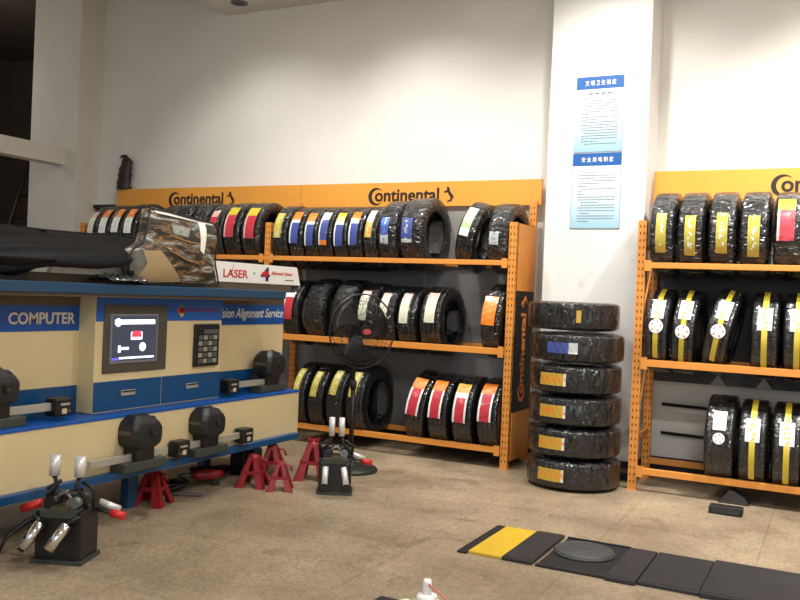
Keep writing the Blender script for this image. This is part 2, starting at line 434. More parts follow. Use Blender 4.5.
rack2 = rack('tyre_rack', (-1.268, 1.03, 3.31), YF2, 'orange steel tyre rack to the right of the white column, cut by the frame',
             (-1.30, 3.36, 6.70, 2.10, 2.32, [(-.482, 2.115, .70, .16), (1.80, 2.115, .70, .16)]),
             [(.74, 1.585, M_bkd)])
for x in (-.78, -.47, -.16):
    MB().prism([(x-.055, YF2+.4965, .742), (x+.055, YF2+.4965, .742), (x, YF2+.4965, .82)], (0, -.002, 0), M_bk2).build('pale_triangle', rack2)
# two thin dark rails on the wall behind rack 2
for z in (.33, .55):
    tag(MB().tube([(-1.2, 6.87, z), (-.2, 6.87, z-.02), (.9, 6.87, z)], .012, M_rubdark).build('pipe'),
        'dark pipe on the wall behind the right rack, %s one' % ('lower' if z < .4 else 'upper'), 'pipe')

# figurine on the header
fg = empty('figurine', (-6.815, 6.815, 2.30), 'dark brown carved figurine with hooked top standing on the orange header', 'figurine')
M_fig = mat('dark_brown_carving', (40, 25, 16), .4, noise=.5, nscale=30, bump=.8, bscale=45)
mb = MB(); ring = []
prof = [(.0, .088, .0), (.02, .092, .01), (.05, .082, .0), (.08, .09, .004), (.12, .078, .006), (.15, .088, .01), (.19, .072, .015), (.22, .082, .022), (.26, .066, .03), (.29, .07, .034), (.32, .05, .03), (.345, .02, .02)]
for z, r, dx in prof:
    ring.append([(dx+r*math.cos(t)*(1+.10*math.sin(5*t+z*40)), .6*r*math.sin(t), z) for t in [2*PI*j/24 for j in range(24)]])
mb.grid(ring, M_fig, closed_v=True)
mb.build('body', fg)
MB().tube([(.04, 0, .31), (.01, 0, .345), (-.035, 0, .352), (-.065, 0, .335)], [.03, .026, .018, .006], M_fig).build('hooked_beak', fg)

# ------------------------------------------------------------------ tyres
TY = {}
def tyre_mesh(R, w, seg=64, rr=.625, groove=True):
    key = (round(R, 3), round(w, 3), rr, groove)
    if key in TY: return TY[key]
    w = w/1.045
    h = w/2
    p = []   # (r, x) closed loop: inner bead left -> outside -> right -> inner liner
    p += [(R*rr, -.36*w), (R*(rr+.005), -.43*w), (R*(rr+.06), -.455*w), (R*(rr+.075), -.475*w), (R*.76, -.505*w), (R*.83, -.52*w), (R*.885, -.505*w), (R*.93, -.485*w), (R*.965, -.455*w), (R*.985, -.425*w)]
    gs = (-.2, 0, .2); g = .006
    xs = -.40*w
    p.append((R*.994, -.39*w))
    for gx in (gs if groove else ()):
        c = gx*w; top = R*(1-.012*abs(gx)/.4)
        p += [(top, c-g/2-.002), (top-.002, c-g/2), (top-.002, c+g/2), (top, c+g/2+.002)]
    if not groove: p += [(R, -.2*w), (R, .2*w)]
    p.append((R*.994, .39*w))
    p += [(r, -x) for r, x in [(R*.985, -.425*w), (R*.965, -.455*w), (R*.93, -.485*w), (R*.885, -.505*w), (R*.83, -.52*w), (R*.76, -.505*w), (R*(rr+.075), -.475*w), (R*(rr+.06), -.455*w), (R*(rr+.005), -.43*w), (R*rr, -.36*w)]]
    p += [(R*(rr+.05), .37*w), (R*.8, .45*w), (R*.9, .43*w), (R*.945, .3*w), (R*.955, 0), (R*.945, -.3*w), (R*.9, -.43*w), (R*.8, -.45*w), (R*(rr+.05), -.37*w)]
    mb = MB(); mb.lathe(p, M_rub, seg, 'X', closed=True)
    bmesh.ops.recalc_face_normals(mb.bm, faces=mb.bm.faces)
    me = bpy.data.meshes.new('tyre'); mb.bm.to_mesh(me); mb.bm.free(); me.materials.append(M_rub)
    TY[key] = me
    return me

def label_mesh(R, spec, width, phi0, length, xoff=0, border=None, edge='both', seed=0, speck=None):
    """curved printed strip on the tread. spec: [(fraction, colour)] from the top down; phi0 top angle above horizontal"""
    rnd = random.Random(seed)
    nv = 22; nu = 7
    mb = MB()
    dphi = length/R
    cols = []
    acc = 0
    for fr, c in spec:
        cols.append((acc, acc+fr, c)); acc += fr
    P = []
    for a in range(nv+1):
        ph = phi0 - dphi*a/nv
        row = []
        for b in range(nu+1):
            x = xoff + width*(b/nu-.5)
            rr = R+.0035+.0012*math.sin(a*1.3+b)
            row.append((x, -rr*math.cos(ph), rr*math.sin(ph)))
        P.append(row)
    def m(a, b):
        f = (a+.5)/nv*acc
        c = [k for k in cols if k[0] <= f <= k[1]+1e-6][0][2]
        if border and (b == 0 or (b == nu-1 and edge == 'both')) and f > cols[0][1]*.99: return lm(border)
        if speck and b in (2, 3, 4) and rnd.random() < .3: return lm(speck if c != speck else 'white')
        return lm(c)
    mb.grid(P, m)
    return mb

ALL_T = []
def tyre(x, y, z, R, w, labels=(), lean=0, yaw=0, wrap=1, label=None, group=None, flat=False, rr=.625, phi=None):
    """x, y, z: centre. labels: list of dicts"""
    me = tyre_mesh(R, w, rr=rr, groove=(wrap != 2))
    o = bpy.data.objects.new('tyre', me); COL.objects.link(o)
    o.location = (x, y, z)
    if wrap != 1:
        o.material_slots[0].link = 'OBJECT'; o.material_slots[0].material = M_rub2 if wrap == 2 else M_rub3
    if flat:
        # axis vertical; local -Y (label side) turned to face yaw
        o.rotation_euler = (Matrix.Rotation(yaw, 3, 'Z') @ Matrix.Rotation(-PI/2, 3, 'Y')).to_euler()
    else:
        o.rotation_euler = (Matrix.Rotation(math.radians(yaw), 3, 'Z') @ Matrix.Rotation(math.radians(lean), 3, 'Y')).to_euler()
    tag(o, label, 'tyre', group)
    for k, L in enumerate(labels):
        if L.get('round'):
            mb = MB(); ph = L['phi0']; n = 20; c = Vector((L.get('xoff', 0), 0, 0)); rad = L['round']
            rings = []
            for q, f in ((0, .01), (1, .55), (2, .8), (3, 1.0)):
                row = []
                for j in range(n):
                    t = 2*PI*j/n; a = ph + rad*f*math.sin(t)/R; r2 = R+.006
                    row.append((c.x+rad*f*math.cos(t), -r2*math.cos(a), r2*math.sin(a)))
                rings.append(row)
            mb.grid(rings, lambda a, b: lm('red') if a == 1 and b % 4 == 0 else lm('white'), closed_v=True)
            lo = mb.build('round_sticker', o, fix=True)
        else:
            mb = label_mesh(R, L['spec'], L['w'], L['phi0'], L['len'], L.get('xoff', 0), L.get('border'), L.get('edge', 'both'), seed=len(ALL_T)*7+k, speck=L.get('speck'))
            lo = mb.build(L.get('name', 'paper_label'), o)
        if L.get('label'): lo['label'] = L['label']
    ALL_T.append(o)
    return o

def rest(R, half=.222): return math.sqrt(R*R-half*half)
def ordw(n): return ['first', 'second', 'third', 'fourth', 'fifth', 'sixth', 'seventh', 'eighth', 'ninth', 'tenth', 'eleventh', 'twelfth'][n]
D = math.radians
def LB(kind, w=.1):
    K = {
     'OW': [dict(spec=[(.42, 'orange'), (.58, 'white')], w=w, phi0=D(52), len=.27, speck='silver', border='white')],
     'YR': [dict(spec=[(.34, 'yellow'), (.66, 'red')], w=w, phi0=D(52), len=.31, border='pink', edge='left')],
     'OR': [dict(spec=[(.25, 'pink'), (.75, 'red')], w=w*.7, phi0=D(45), len=.27)],
     'OB': [dict(spec=[(.30, 'orange'), (.12, 'white'), (.58, 'blue')], w=w, phi0=D(50), len=.31, border='white', edge='left')],
     'YB': [dict(spec=[(.30, 'yellow'), (.12, 'white'), (.58, 'blue')], w=w, phi0=D(50), len=.31, border='white', edge='left')],
     'WBO': [dict(spec=[(.25, 'white'), (.6, 'blue'), (.15, 'orange')], w=w, phi0=D(48), len=.31, border='white', edge='left')],
     'Y': [dict(spec=[(1, 'olive')], w=w*.85, phi0=D(42), len=.24, speck='cream')],
     'SG': [dict(spec=[(.45, 'silver'), (.55, 'gold')], w=w*.8, phi0=D(52), len=.27, speck='cream')],
     'SB': [dict(spec=[(.3, 'sky'), (.4, 'blue'), (.3, 'silver')], w=w*.7, phi0=D(24), len=.22, speck='sky')],
     'BL': [dict(spec=[(.85, 'blue'), (.15, 'silver')], w=w*.85, xoff=-.03, phi0=D(20), len=.2, speck='silver')],
     'GW': [dict(spec=[(.25, 'white'), (.5, 'green'), (.25, 'white')], w=w*.85, phi0=D(48), len=.26, speck='cream')],
     'SW': [dict(spec=[(1, 'silver')], w=w*.8, phi0=D(10), len=.1, speck='blue')],
     'W': [dict(spec=[(.3, 'pink'), (.7, 'cream')], w=w*.8, phi0=D(50), len=.27, speck='silver')],
     'RW': [dict(spec=[(.2, 'white'), (.8, 'red')], w=w, phi0=D(38), len=.24, border='white', edge='left')],
     'O': [dict(spec=[(1, 'orange')], w=w*1.15, phi0=D(38), len=.24, speck='gold')],
     'Yb': [dict(spec=[(1, 'olive')], w=w*.72, phi0=D(54), len=.24, speck='cream')],
     'RB': [dict(spec=[(.30, 'orange'), (.70, 'red')], w=w*1.1, phi0=D(56), len=.33, border='white', speck=None)],
     'YRB': [dict(spec=[(.26, 'gold'), (.16, 'white'), (.58, 'red')], w=w*1.1, phi0=D(56), len=.33, border='white')],
     'CY': [dict(spec=[(.8, 'olive'), (.2, 'gold')], w=w*.72, phi0=D(24), len=.28, speck='olive'), ],
     'TR': [dict(name='tread_band', spec=[(1, 'yellow')], w=.034, phi0=D(78), len=.62, label='yellow band'), dict(spec=[(1, 'white')], w=.085, phi0=D(46), len=.15, speck='silver'), dict(round=.048, phi0=D(4))],
     'TN': [dict(name='tread_band', spec=[(1, 'yellow')], w=.036, phi0=D(82), len=.66, label='yellow band'), dict(spec=[(1, 'white')], w=.09, phi0=D(40), len=.16, speck='silver')],
     'WN': [dict(spec=[(1, 'white')], w=.085, phi0=D(44), len=.14, speck='silver'), dict(round=.038, phi0=D(8))],
     'BW': [dict(spec=[(1, 'white')], w=.11, phi0=D(26), len=.08, speck='blue')],
     '': []}
    return K[kind]
DESC = {'OW': 'orange and white label', 'YR': 'yellow and red label', 'OR': 'narrow reddish label', 'OB': 'orange and blue label', 'YB': 'yellow and blue label', 'WBO': 'white-topped blue label',
        'Y': 'yellow label', 'SG': 'gold and silver label', 'SB': 'light blue label', 'BL': 'wide blue label', 'GW': 'green and white label', 'SW': 'small silver label', 'W': 'pale cream label',
        'RW': 'red and white label', 'O': 'large orange label', 'Yb': 'short yellow label', 'RB': 'orange-topped red label', 'YRB': 'gold-topped red label', 'CY': 'long gold label', 'TR': 'yellow band and round sticker', 'TN': 'yellow band and white label', 'WN': 'white label and small sticker', '': 'no visible label'}

# (row description, yc, shelf z, [(x, R, w, kind, lean, wrap)])
YC1 = YF1+.24; YC2 = YF2+.24
ROWS = [
 ('left rack, top of far bay', YC1, 1.605, 'tyres on the top left bay', [
    (-6.66, .29, .165, 'W', 0, 1), (-6.495, .295, .16, 'OW', 0, 1), (-6.325, .295, .165, 'OW', 0, 1), (-6.16, .30, .165, 'OW', 0, 1),
    (-5.74, .295, .18, '', 0, 1), (-5.53, .30, .19, '', 0, 1), (-5.33, .30, .18, '', 0, 1), (-5.13, .295, .19, 'OR', 0, 1), (-4.93, .298, .19, 'YR', 0, 1), (-4.725, .298, .20, 'YR', 0, 1)]),
 ('left rack, top of near bay', YC1, 1.605, 'tyres on the top middle bay', [
    (-4.41, .285, .165, 'Y', 0, 1), (-4.243, .28, .155, 'OB', 0, 1), (-4.088, .28, .15, 'OB', 0, 1), (-3.942, .28, .145, 'WBO', 0, 1), (-3.796, .28, .145, 'YB', 0, 1),
    (-3.65, .28, .145, 'OB', 0, 1), (-3.505, .28, .14, 'SG', 0, 1), (-3.335, .298, .185, 'SB', 0, 2), (-3.115, .306, .225, 'BL', 0, 2),
    (-2.645, .285, .165, 'GW', 13, 1), (-2.38, .285, .17, 'SW', 2, 2)]),
 ('left rack, middle shelf', YC1, .925, 'tyres on the middle shelf', [
    (-4.27, .29, .17, 'RW', 0, 1), (-4.02, .298, .20, '', 0, 2), (-3.75, .298, .20, '', 1, 2), (-3.52, .288, .18, 'W', 0, 2), (-3.33, .282, .165, 'W', 0, 2), (-3.14, .282, .175, 'W', 0, 1), (-2.925, .285, .20, 'W', 0, 1),
    (-2.405, .30, .17, 'O', 3, 1)]),
 ('left rack, bottom shelf', YC1, .163, 'tyres on the bottom shelf', [
    (-4.14, .305, .15, 'Yb', 0, 1), (-3.965, .305, .16, 'Yb', 2, 1), (-3.775, .308, .17, 'Yb', 3, 1), (-3.575, .312, .175, 'Yb', 0, 3),
    (-3.02, .305, .18, 'RB', 8, 3), (-2.815, .305, .18, 'RB', 2, 3), (-2.61, .305, .18, 'YRB', 1, 3), (-2.39, .305, .185, 'RB', 0, 3)]),
 ('right rack, top shelf', YC2, 1.605, 'tyres on top of the right rack', [
    (-1.13, .305, .175, 'CY', 0, 2), (-.935, .305, .18, 'CY', 0, 2), (-.738, .305, .18, 'CY', 0, 2), (-.535, .305, .185, 'CY', 0, 2), (-.325, .302, .19, 'YR', 0, 2), (-.11, .302, .19, 'YR', 0, 2)]),
 ('right rack, middle shelf', YC2, .925, 'tyres on the right rack middle shelf', [
    (-1.135, .30, .165, 'TR', 2, 3), (-.955, .30, .165, 'TR', 4, 3), (-.725, .30, .17, 'TR', 12, 3), (-.448, .30, .18, 'TN', 0, 3), (-.245, .30, .18, 'TN', 0, 3), (-.04, .30, .18, 'TN', 0, 3)]),
 ('right rack, bottom shelf', YC2, .163, 'tyres on the right rack bottom shelf', [
    (-.70, .315, .20, 'WN', 0, 3), (-.49, .31, .185, 'TN', 0, 3), (-.285, .31, .185, 'TN', 0, 3), (-.08, .31, .185, 'TN', 0, 3)]),
]
rnd = random.Random(3)
for row, yc, zs, grp, lst in ROWS:
    for k, (x, R, w, kind, lean, wrap) in enumerate(lst):
        ls = LB(kind, min(.11, w*.55))
        for l in ls:
            l['xoff'] = l.get('xoff', 0) - (w*.10 if w < .2 and kind not in ('TR', 'TN', 'CY') else 0)
            l['phi0'] += rnd.uniform(-.05, .05)
        z = zs+rest(R, .222)+ (.0 if abs(lean) < 5 else .012)
        tyre(x, yc, z, R, w, ls, lean, rnd.uniform(-1.2, 1.2), wrap,
             'tyre with %s, %s from left on %s' % (DESC[kind], ordw(k), row), grp)

# stack on the floor
st = [(-1.672, .0), (-1.668, 0), (-1.668, 0), (-1.672, 0), (-1.66, 0), (-1.70, 0)]
sx = [-1.668, -1.672, -1.676, -1.682, -1.675, -1.715]
sd = ['bottom tyre of the floor stack, gold label at left', 'second tyre from the bottom of the floor stack, gold label', 'third tyre from the bottom of the floor stack, gold label',
      'fourth tyre from the bottom of the floor stack, just under the blue-labelled one', 'floor stack tyre with blue and white label, second from top', 'top tyre of the floor stack with a tiny upright gold label']
hs = .2195; z = hs/2*1.0
YAW = math.atan2(1.67, 6.13)   # faces the aisle
for k in range(6):
    R = [.33, .328, .326, .325, .328, .325][k]
    if k < 4: ls = [dict(spec=[(.9, 'gold'), (.1, 'cream')], w=.085, phi0=0, len=.20, speck='orange')]
    elif k == 4: ls = [dict(spec=[(.72, 'blue'), (.28, 'silver')], w=.075, phi0=0, len=.22, border='white', edge='left')]
    else: ls = [dict(spec=[(1, 'gold')], w=.085, phi0=0, len=.032)]
    # label start so that it sits left of centre; last tyre's label is right of centre
    me_rot = YAW
    for l in ls:
        l['phi0'] = D(46) if k < 5 else D(-4)
        if k == 4: l['phi0'] = D(38)
    tyre(sx[k], 6.12, z, R, .2, ls, 0, me_rot, 2, sd[k], 'stack of wrapped tyres on the floor', flat=True)
    z += hs

# ------------------------------------------------------------------ notices on the column
M_nb = mat('notice_blue', (26, 90, 160), .4)
def grad(name):
    m = bpy.data.materials.new(name); m.use_nodes = True; nt = m.node_tree; b = nt.nodes['Principled BSDF']
    tc = nt.nodes.new('ShaderNodeTexCoord'); sp_ = nt.nodes.new('ShaderNodeSeparateXYZ'); nt.links.new(tc.outputs['Generated'], sp_.inputs[0])
    cr = nt.nodes.new('ShaderNodeValToRGB'); e = cr.color_ramp.elements
    e[0].position = 0; e[0].color = lin((150, 190, 206)); e[1].position = .62; e[1].color = lin((226, 230, 232))
    nt.links.new(sp_.outputs[2], cr.inputs['Fac']); nt.links.new(cr.outputs[0], b.inputs['Base Color']); b.inputs['Roughness'].default_value = .4
    return m
M_grad = grad('printed_notice'); M_ink = mat('grey_ink', (88, 102, 118), .6)
def notice(x0, x1, z0, z1, head, label, seed):
    r = empty('notice_board', (x0, 6.5, z0), label, 'notice')
    w = x1-x0; h = z1-z0; hb = .095
    MB().b2((0, -.006, 0), (w, -.0005, h), M_grad).build('panel', r)
    MB().b2((0, -.0072, h-hb), (w, -.006, h), M_nb).build('header_band', r)
    text_mesh(head, 'header_lettering', M_white, (w*.19, -.0072, h-hb*.72), (1, 0, 0), (0, 0, 1), w*.64, hb*.42, r, off=.012)
    rn = random.Random(seed); mb = MB()
    z = h-hb-.03
    if seed == 1:
        for k in range(4): mb.b2((w*(.27+.13*k), -.0066, z-.012), (w*(.27+.13*k+.085), -.006, z), M_ink)
        z -= .035
    while z > .05:
        x = w*.14 if rn.random() < .7 else w*.2
        xe = w*(.88 if rn.random() < .7 else rn.uniform(.2, .6))
        while x < xe:
            d = rn.uniform(.008, .03); d = min(d, xe-x+.002)
            mb.b2((x, -.0065, z-.006), (x+d, -.006, z), M_ink); x += d+.003
        z -= .0205
    mb.build('small_print', r)
    fr = MB()
    for a, b in (((0, 0), (.005, h)), ((w-.005, 0), (w, h)), ((0, 0), (w, .005))):
        fr.b2((a[0], -.008, a[1]), (b[0], -.0055, b[1]), mat('pale_blue_edge', (150, 176, 200), .4))
    fr.build('edging', r)
notice(-1.872, -1.505, 2.45, 3.022, '文 明 卫 生 制 度', 'upper blue and white notice board on the white column', 1)
notice(-1.878, -1.50, 1.87, 2.44, '安 全 用 电 制 度', 'lower blue and white notice board on the white column', 2)

# ------------------------------------------------------------------ wheel-alignment console along the left
con = empty('alignment_console', (0, 0, 0), 'long cream and blue wheel alignment cabinet with built-in monitor on the left', 'machine cabinet')
XF, XB, XR = -3.50, -3.60, -3.72       # lower front, centre box front, recessed upper front
Y0, Y1 = 1.2, 5.305
MB().b2((-4.25, Y0, .25), (XF, Y1, .568), M_cream, bev=.004).build('lower_cabinet', con)
MB().b2((-4.25, Y0, .565), (XF+.004, Y1+.004, .582), M_blue2, bev=.002).build('worktop', con)
MB().b2((-4.2, Y0, .235), (XF+.045, Y1-.045, .277), M_blue, bev=.004).build('bottom_ledge', con)
MB().b2((-4.25, Y0, .735), (XR, Y1+.08, 1.25), M_cream).build('upper_panel', con)
MB().b2((-4.25, Y0, .58), (XR-.001, Y1+.075, .735), M_blue).build('upper_base', con)
MB().b2((XR-.01, Y0, 1.035), (XR+.003, 3.43, 1.17), M_blue2).build('text_band', con)
tb = MB().b2((XR-.01, 4.52, 1.05), (XR+.003, Y1+.08, 1.19), M_blue2).build('text_band', con)
MB().b2((XR-.01, Y0, 1.17), (XR+.002, Y1+.08, 1.25), M_brown).build('painted_canopy_shade', con)  # shade under the canopy, put in as a brown strip
text_mesh('COMPUTER', 'lettering', mat('pale_lettering', (228, 222, 204), .4), (XR+.003, 2.975, 1.072), (0, 1, 0), (0, 0, 1), .425, .062, con, off=.022)
text_mesh('Precision Alignment Service', 'lettering', M_white, (XR+.003, 4.50, 1.078), (0, 1, 0), (0, 0, 1), .87, .088, con, off=.012, shear=.3)
MB().b2((-4.2, 3.435, .585), (XB, 4.51, 1.25), M_cream, bev=.003).build('centre_box', con)
MB().b2((XB-.01, 3.437, 1.09), (XB+.003, 4.508, 1.25), M_blue2).build('blue_band', con)
for (a, b, hy) in ((3.437, 3.962, 3.69), (3.968, 4.508, 4.235)):
    dr = MB().b2((XB-.01, a, .592), (XB+.004, b, .757), M_blue, bev=.002).build('drawer', con)
    MB().b2((XB+.004, hy-.055, .668), (XB+.012, hy+.055, .700), M_bar, bev=.003).b2((XB+.011, hy-.05, .688), (XB+.0135, hy+.05, .697), M_dark).build('recessed_handle', dr)
# monitor
mo = MB()
mo.b2((XB-.02, 3.492, .800), (XB+.010, 3.99, 1.183), M_bezel, bev=.006)
mo = mo.build('monitor_frame', con)
MB().b2((XB+.009, 3.53, .853), (XB+.016, 3.905, 1.132), mat('light_grey_bezel', (120, 122, 126), .35), bev=.003).build('screen_bezel', mo)
def scr(a, b, c, e): return mat('screen_'+a, b, .3, emit=e) if a not in MATS else MATS['screen_'+a]
sc = MB(); xs_ = XB+.0165
def sb(y0, y1, z0, z1, m, d=0): sc.b2((xs_-.001, y0, z0), (xs_+.0005+d, y1, z1), m)
E_bg = mat('screen_slate', (58, 64, 78), .3, emit=.45); E_w = mat('screen_white', (225, 232, 250), .3, emit=1.1); E_r = mat('screen_red', (205, 70, 90), .3, emit=.6); E_b = mat('screen_blue', (90, 90, 190), .3, emit=.8)
sb(3.545, 3.890, .868, 1.120, E_bg)
sb(3.56, 3.875, 1.073, 1.100, E_w, .0004)
sc.cyl((xs_, 3.585, 1.084), (xs_+.0012, 3.585, 1.084), .024, E_w, seg=16)
sb(3.685, 3.775, .985, 1.03, E_w, .0004); sb(3.692, 3.768, 1.0, 1.026, E_r, .0008); sb(3.70, 3.76, 1.026, 1.036, E_r, .0008)
sb(3.59, 3.61, .915, .955, E_w, .0004); sb(3.60, 3.672, .930, .945, E_w, .0004)
sc.cyl((xs_, 3.78, .943), (xs_+.001, 3.78, .943), .026, E_w, seg=20)
sb(3.545, 3.60, .872, .886, E_b, .0004); sb(3.60, 3.875, .878, .889, E_w, .0004)
sc.build('screen', mo)
# keypad
kp = MB().b2((XB, 4.235, .800), (XB+.022, 4.468, 1.068), M_blk, bev=.006).build('keypad', con)
kk = MB()
for a in range(6):
    for b in range(4):
        if a == 0 and b != 1: continue
        y = 4.262+b*.047; z = 1.02-a*.037
        kk.b2((XB+.022, y, z-.013), (XB+.026, y+(.036 if a else .15), z+.013), mat('keypad_key_%d' % ((a+b) % 2), ((148, 148, 132), (86, 90, 84))[(a+b) % 2], .5))
kk.build('keys', kp)
# colour diamond emblem and red lettering on the centre box band
em = MB()
cy_, cz_ = 4.118, 1.152; q = .021
for (dy, dz, c) in ((0, 1, (60, 120, 60)), (-1, 0, (200, 40, 40)), (1, 0, (130, 30, 60)), (0, -1, (190, 170, 60)), (0, 0, (200, 60, 40))):
    em.prism([(XB+.003, cy_+dy*q*1.1+a*q, cz_+dz*q*1.1+b*q) for a, b in ((-1, 0), (0, -1), (1, 0), (0, 1))], (.0015, 0, 0), mat('emblem_%d%d' % (dy+1, dz+1), c, .5))
em.build('diamond_emblem', con)
text_mesh('Alignment System', 'lettering', mat('dark_red_print', (130, 24, 60), .5), (XB+.003, 4.17, 1.140), (0, 1, 0), (0, 0, 1), .28, .03, con, off=.01)
# canopy, sign base
MB().b2((-4.25, Y0, 1.243), (-3.45, 5.015, 1.297), M_teal, bev=.004).build('canopy', con)
MB().b2((-4.2, Y0, 1.226), (-3.47, 5.0, 1.243), M_brown).build('canopy_underside', con)
# sloped white sign board along the top
sg = MB()
poly = [(0, 3.12, 1.343), (0, 5.41, 1.343), (0, 5.36, 1.475), (0, 3.18, 1.475)]
sg.prism([(-3.63, y, z) for _, y, z in poly], (.03, 0, 0), M_white)
sg = sg.build('sign_board', con)
MB().b2((-4.1, 3.0, 1.296), (-3.605, 5.30, 1.343), M_brown).build('sign_base', con)
XS = -3.60
text_mesh('LASER', 'lettering', M_red, (XS, 4.505, 1.372), (0, 1, 0), (0, 0, 1), .265, .056, sg, off=.02)
MB().prism([(XS+.0005, 4.54, 1.385), (XS+.0005, 4.585, 1.40), (XS+.0005, 4.61, 1.462), (XS+.0005, 4.597, 1.40)], (.001, 0, 0), M_red).build('spike_mark', sg)
text_mesh('LASER', 'lettering', M_red, (XS, 3.18, 1.372), (0, 1, 0), (0, 0, 1), .265, .056, sg, off=.02)
MB().cyl((XS, 4.84, 1.41), (XS+.001, 4.84, 1.41), .010, mat('green_dot', (120, 160, 110), .5)).build('green_dot', sg)
text_mesh('4', 'numeral', mat('navy_print', (38, 36, 78), .5), (XS, 4.915, 1.36), (0, 1, 0), (0, 0, 1), .105, .098, sg, off=.03)
MB().prism([(XS+.002, 4.965+a*.05, 1.412+b*.024) for a, b in ((-1, 0), (0, -1), (1, 0), (0, 1))], (.001, 0, 0), M_red).build('red_diamond', sg)
text_mesh('Alignment System', 'lettering', M_red, (XS, 5.04, 1.402), (0, 1, 0), (0, 0, 1), .26, .032, sg, off=.02)
sl = MB()
for k in range(9): sl.b2((XS, 5.21+k*.0125, 1.371), (XS+.001, 5.21+k*.0125+.009, 1.379), M_logo)
sl.build('small_print', sg)
# legs
for y in (1.6, 3.80, 5.0):
    for x in (-4.1, -3.66):
        MB().b2((x-.03, y-.04, 0), (x+.03, y+.04, .236), M_teal if y > 3 else M_blue, bev=.003).build('leg', con)
MB().b2((-4.0, Y0, .10), (-3.94, 5.1, .205), M_blk).build('floor_skirt', con)

# ------------------------------------------------------------------ sensor heads
def sensor(x, y, z, label, booms, s=1.0, rz=0):
    r = empty('wheel_sensor', (x, y, z), label, 'wheel sensor', 'sensor heads on the console', rz)
    # base bar along the cabinet
    MB().b2((-.05*s, -.155*s, 0), (.055*s, .155*s, .05*s), M_grn, bev=.006).build('base_bar', r)
    MB().box((0, 0, .085*s), (.10*s, .13*s, .08*s), M_blk, bev=.008).build('neck', r)
    a, b = .098*s, .19*s
    h = MB(); lv = []
    for zz, fx, fy, dy in ((0, .80, .72, 0), (.022, .96, .95, 0), (.06, 1, 1.0, 0), (.105, 1, 1.0, 0), (.135, .92, .86, -.004), (.172, .62, .45, -.014)):
        hx, hy, c_ = .078*fx, .108*fy, .022
        lv.append([(x_*s, (y_+dy)*s, (.115+zz)*s) for x_, y_ in ((hx, -hy+c_), (hx, hy-c_), (hx-c_, hy), (-hx+c_, hy), (-hx, hy-c_), (-hx, -hy+c_), (-hx+c_, -hy), (hx-c_, -hy))])
    h.grid(lv, M_blk2, smooth=False, closed_v=True)
    h.bm.verts.ensure_lookup_table(); h.bm.faces.new([h.bm.verts[k] for k in range(8)]); h.bm.faces.new([h.bm.verts[40+k] for k in range(8)])
    bmesh.ops.recalc_face_normals(h.bm, faces=h.bm.faces)
    bmesh.ops.bevel(h.bm, geom=list(h.bm.edges), offset=.004*s, segments=2, affect='EDGES')
    h.cyl((.0, .03*s, .28*s), (.0, .03*s, .292*s), .012*s, M_blk2, seg=10)
    ho = h.build('housing', r)
    # sticker on the sloping face, side lens window, round knob
    n = Vector((0, .045, .055)).normalized()
    rot = Matrix.Rotation(math.atan2(-.047, .055), 3, 'X')
    MB().box((.035*s, .066*s, .272*s), (.030*s, .034*s, .003*s), M_white, rot=Matrix.Rotation(D(-37), 3, 'X')).build('sticker', ho)
    MB().b2((-.045*s, -.1105*s, .190*s), (.045*s, -.106*s, .208*s), M_brown).build('side_window', ho)
    MB().cyl((.074*s, .02*s, .195*s), (.088*s, .02*s, .195*s), .022*s, M_blk, seg=16).cyl((.087*s, .02*s, .195*s), (.091*s, .02*s, .195*s), .008*s, M_grn, seg=12).build('knob', ho)
    MB().cyl((0, .105*s, .19*s), (0, .122*s, .19*s), .025*s, M_blk, seg=16).build('end_knob', ho)
    for (u0, u1, box) in booms:
        bo = MB().b2((-.012*s, u0, .052), (.012*s, u1, .092), M_bar, bev=.002).build('boom', r)
        if box:
            e = u1 if abs(u1) > abs(u0) else u0
            sg_ = 1 if e > 0 else -1
            bx = MB().b2((-.035*s, e-.01*sg_, .02), (.045*s, e+.10*sg_, .115), M_blk, bev=.01)
            bx = bx.build('boom_box', r)
            MB().b2((.045*s, e+.02*sg_, .078), (.0475*s, e+.08*sg_, .09), M_bar).b2((.045*s, e+.03*sg_, .035), (.0475*s, e+.06*sg_, .062), mat('lens_cream', (200, 190, 160), .2)).b2((.045*s, e+.068*sg_, .04), (.0475*s, e+.085*sg_, .055), M_brown).build('boom_window', bx)
    return r
sensor(-3.45, 3.645, .277, 'black sensor head on the lower ledge below the monitor', [(-.36, -.05, False), (.06, .22, False)], 1.05)
sensor(-3.45, 4.215, .277, 'black sensor head on the lower ledge with a boom box at right', [(-.20, -.06, True), (.06, .33, True)], 1.0)
sensor(-3.60, 5.06, .582, 'black sensor head on the worktop at the far end', [(-.40, -.06, True)], 1.0)
sensor(-3.60, 2.81, .582, 'black sensor head on the worktop at the near end, cut by frame', [(.06, .35, True)], 1.0)

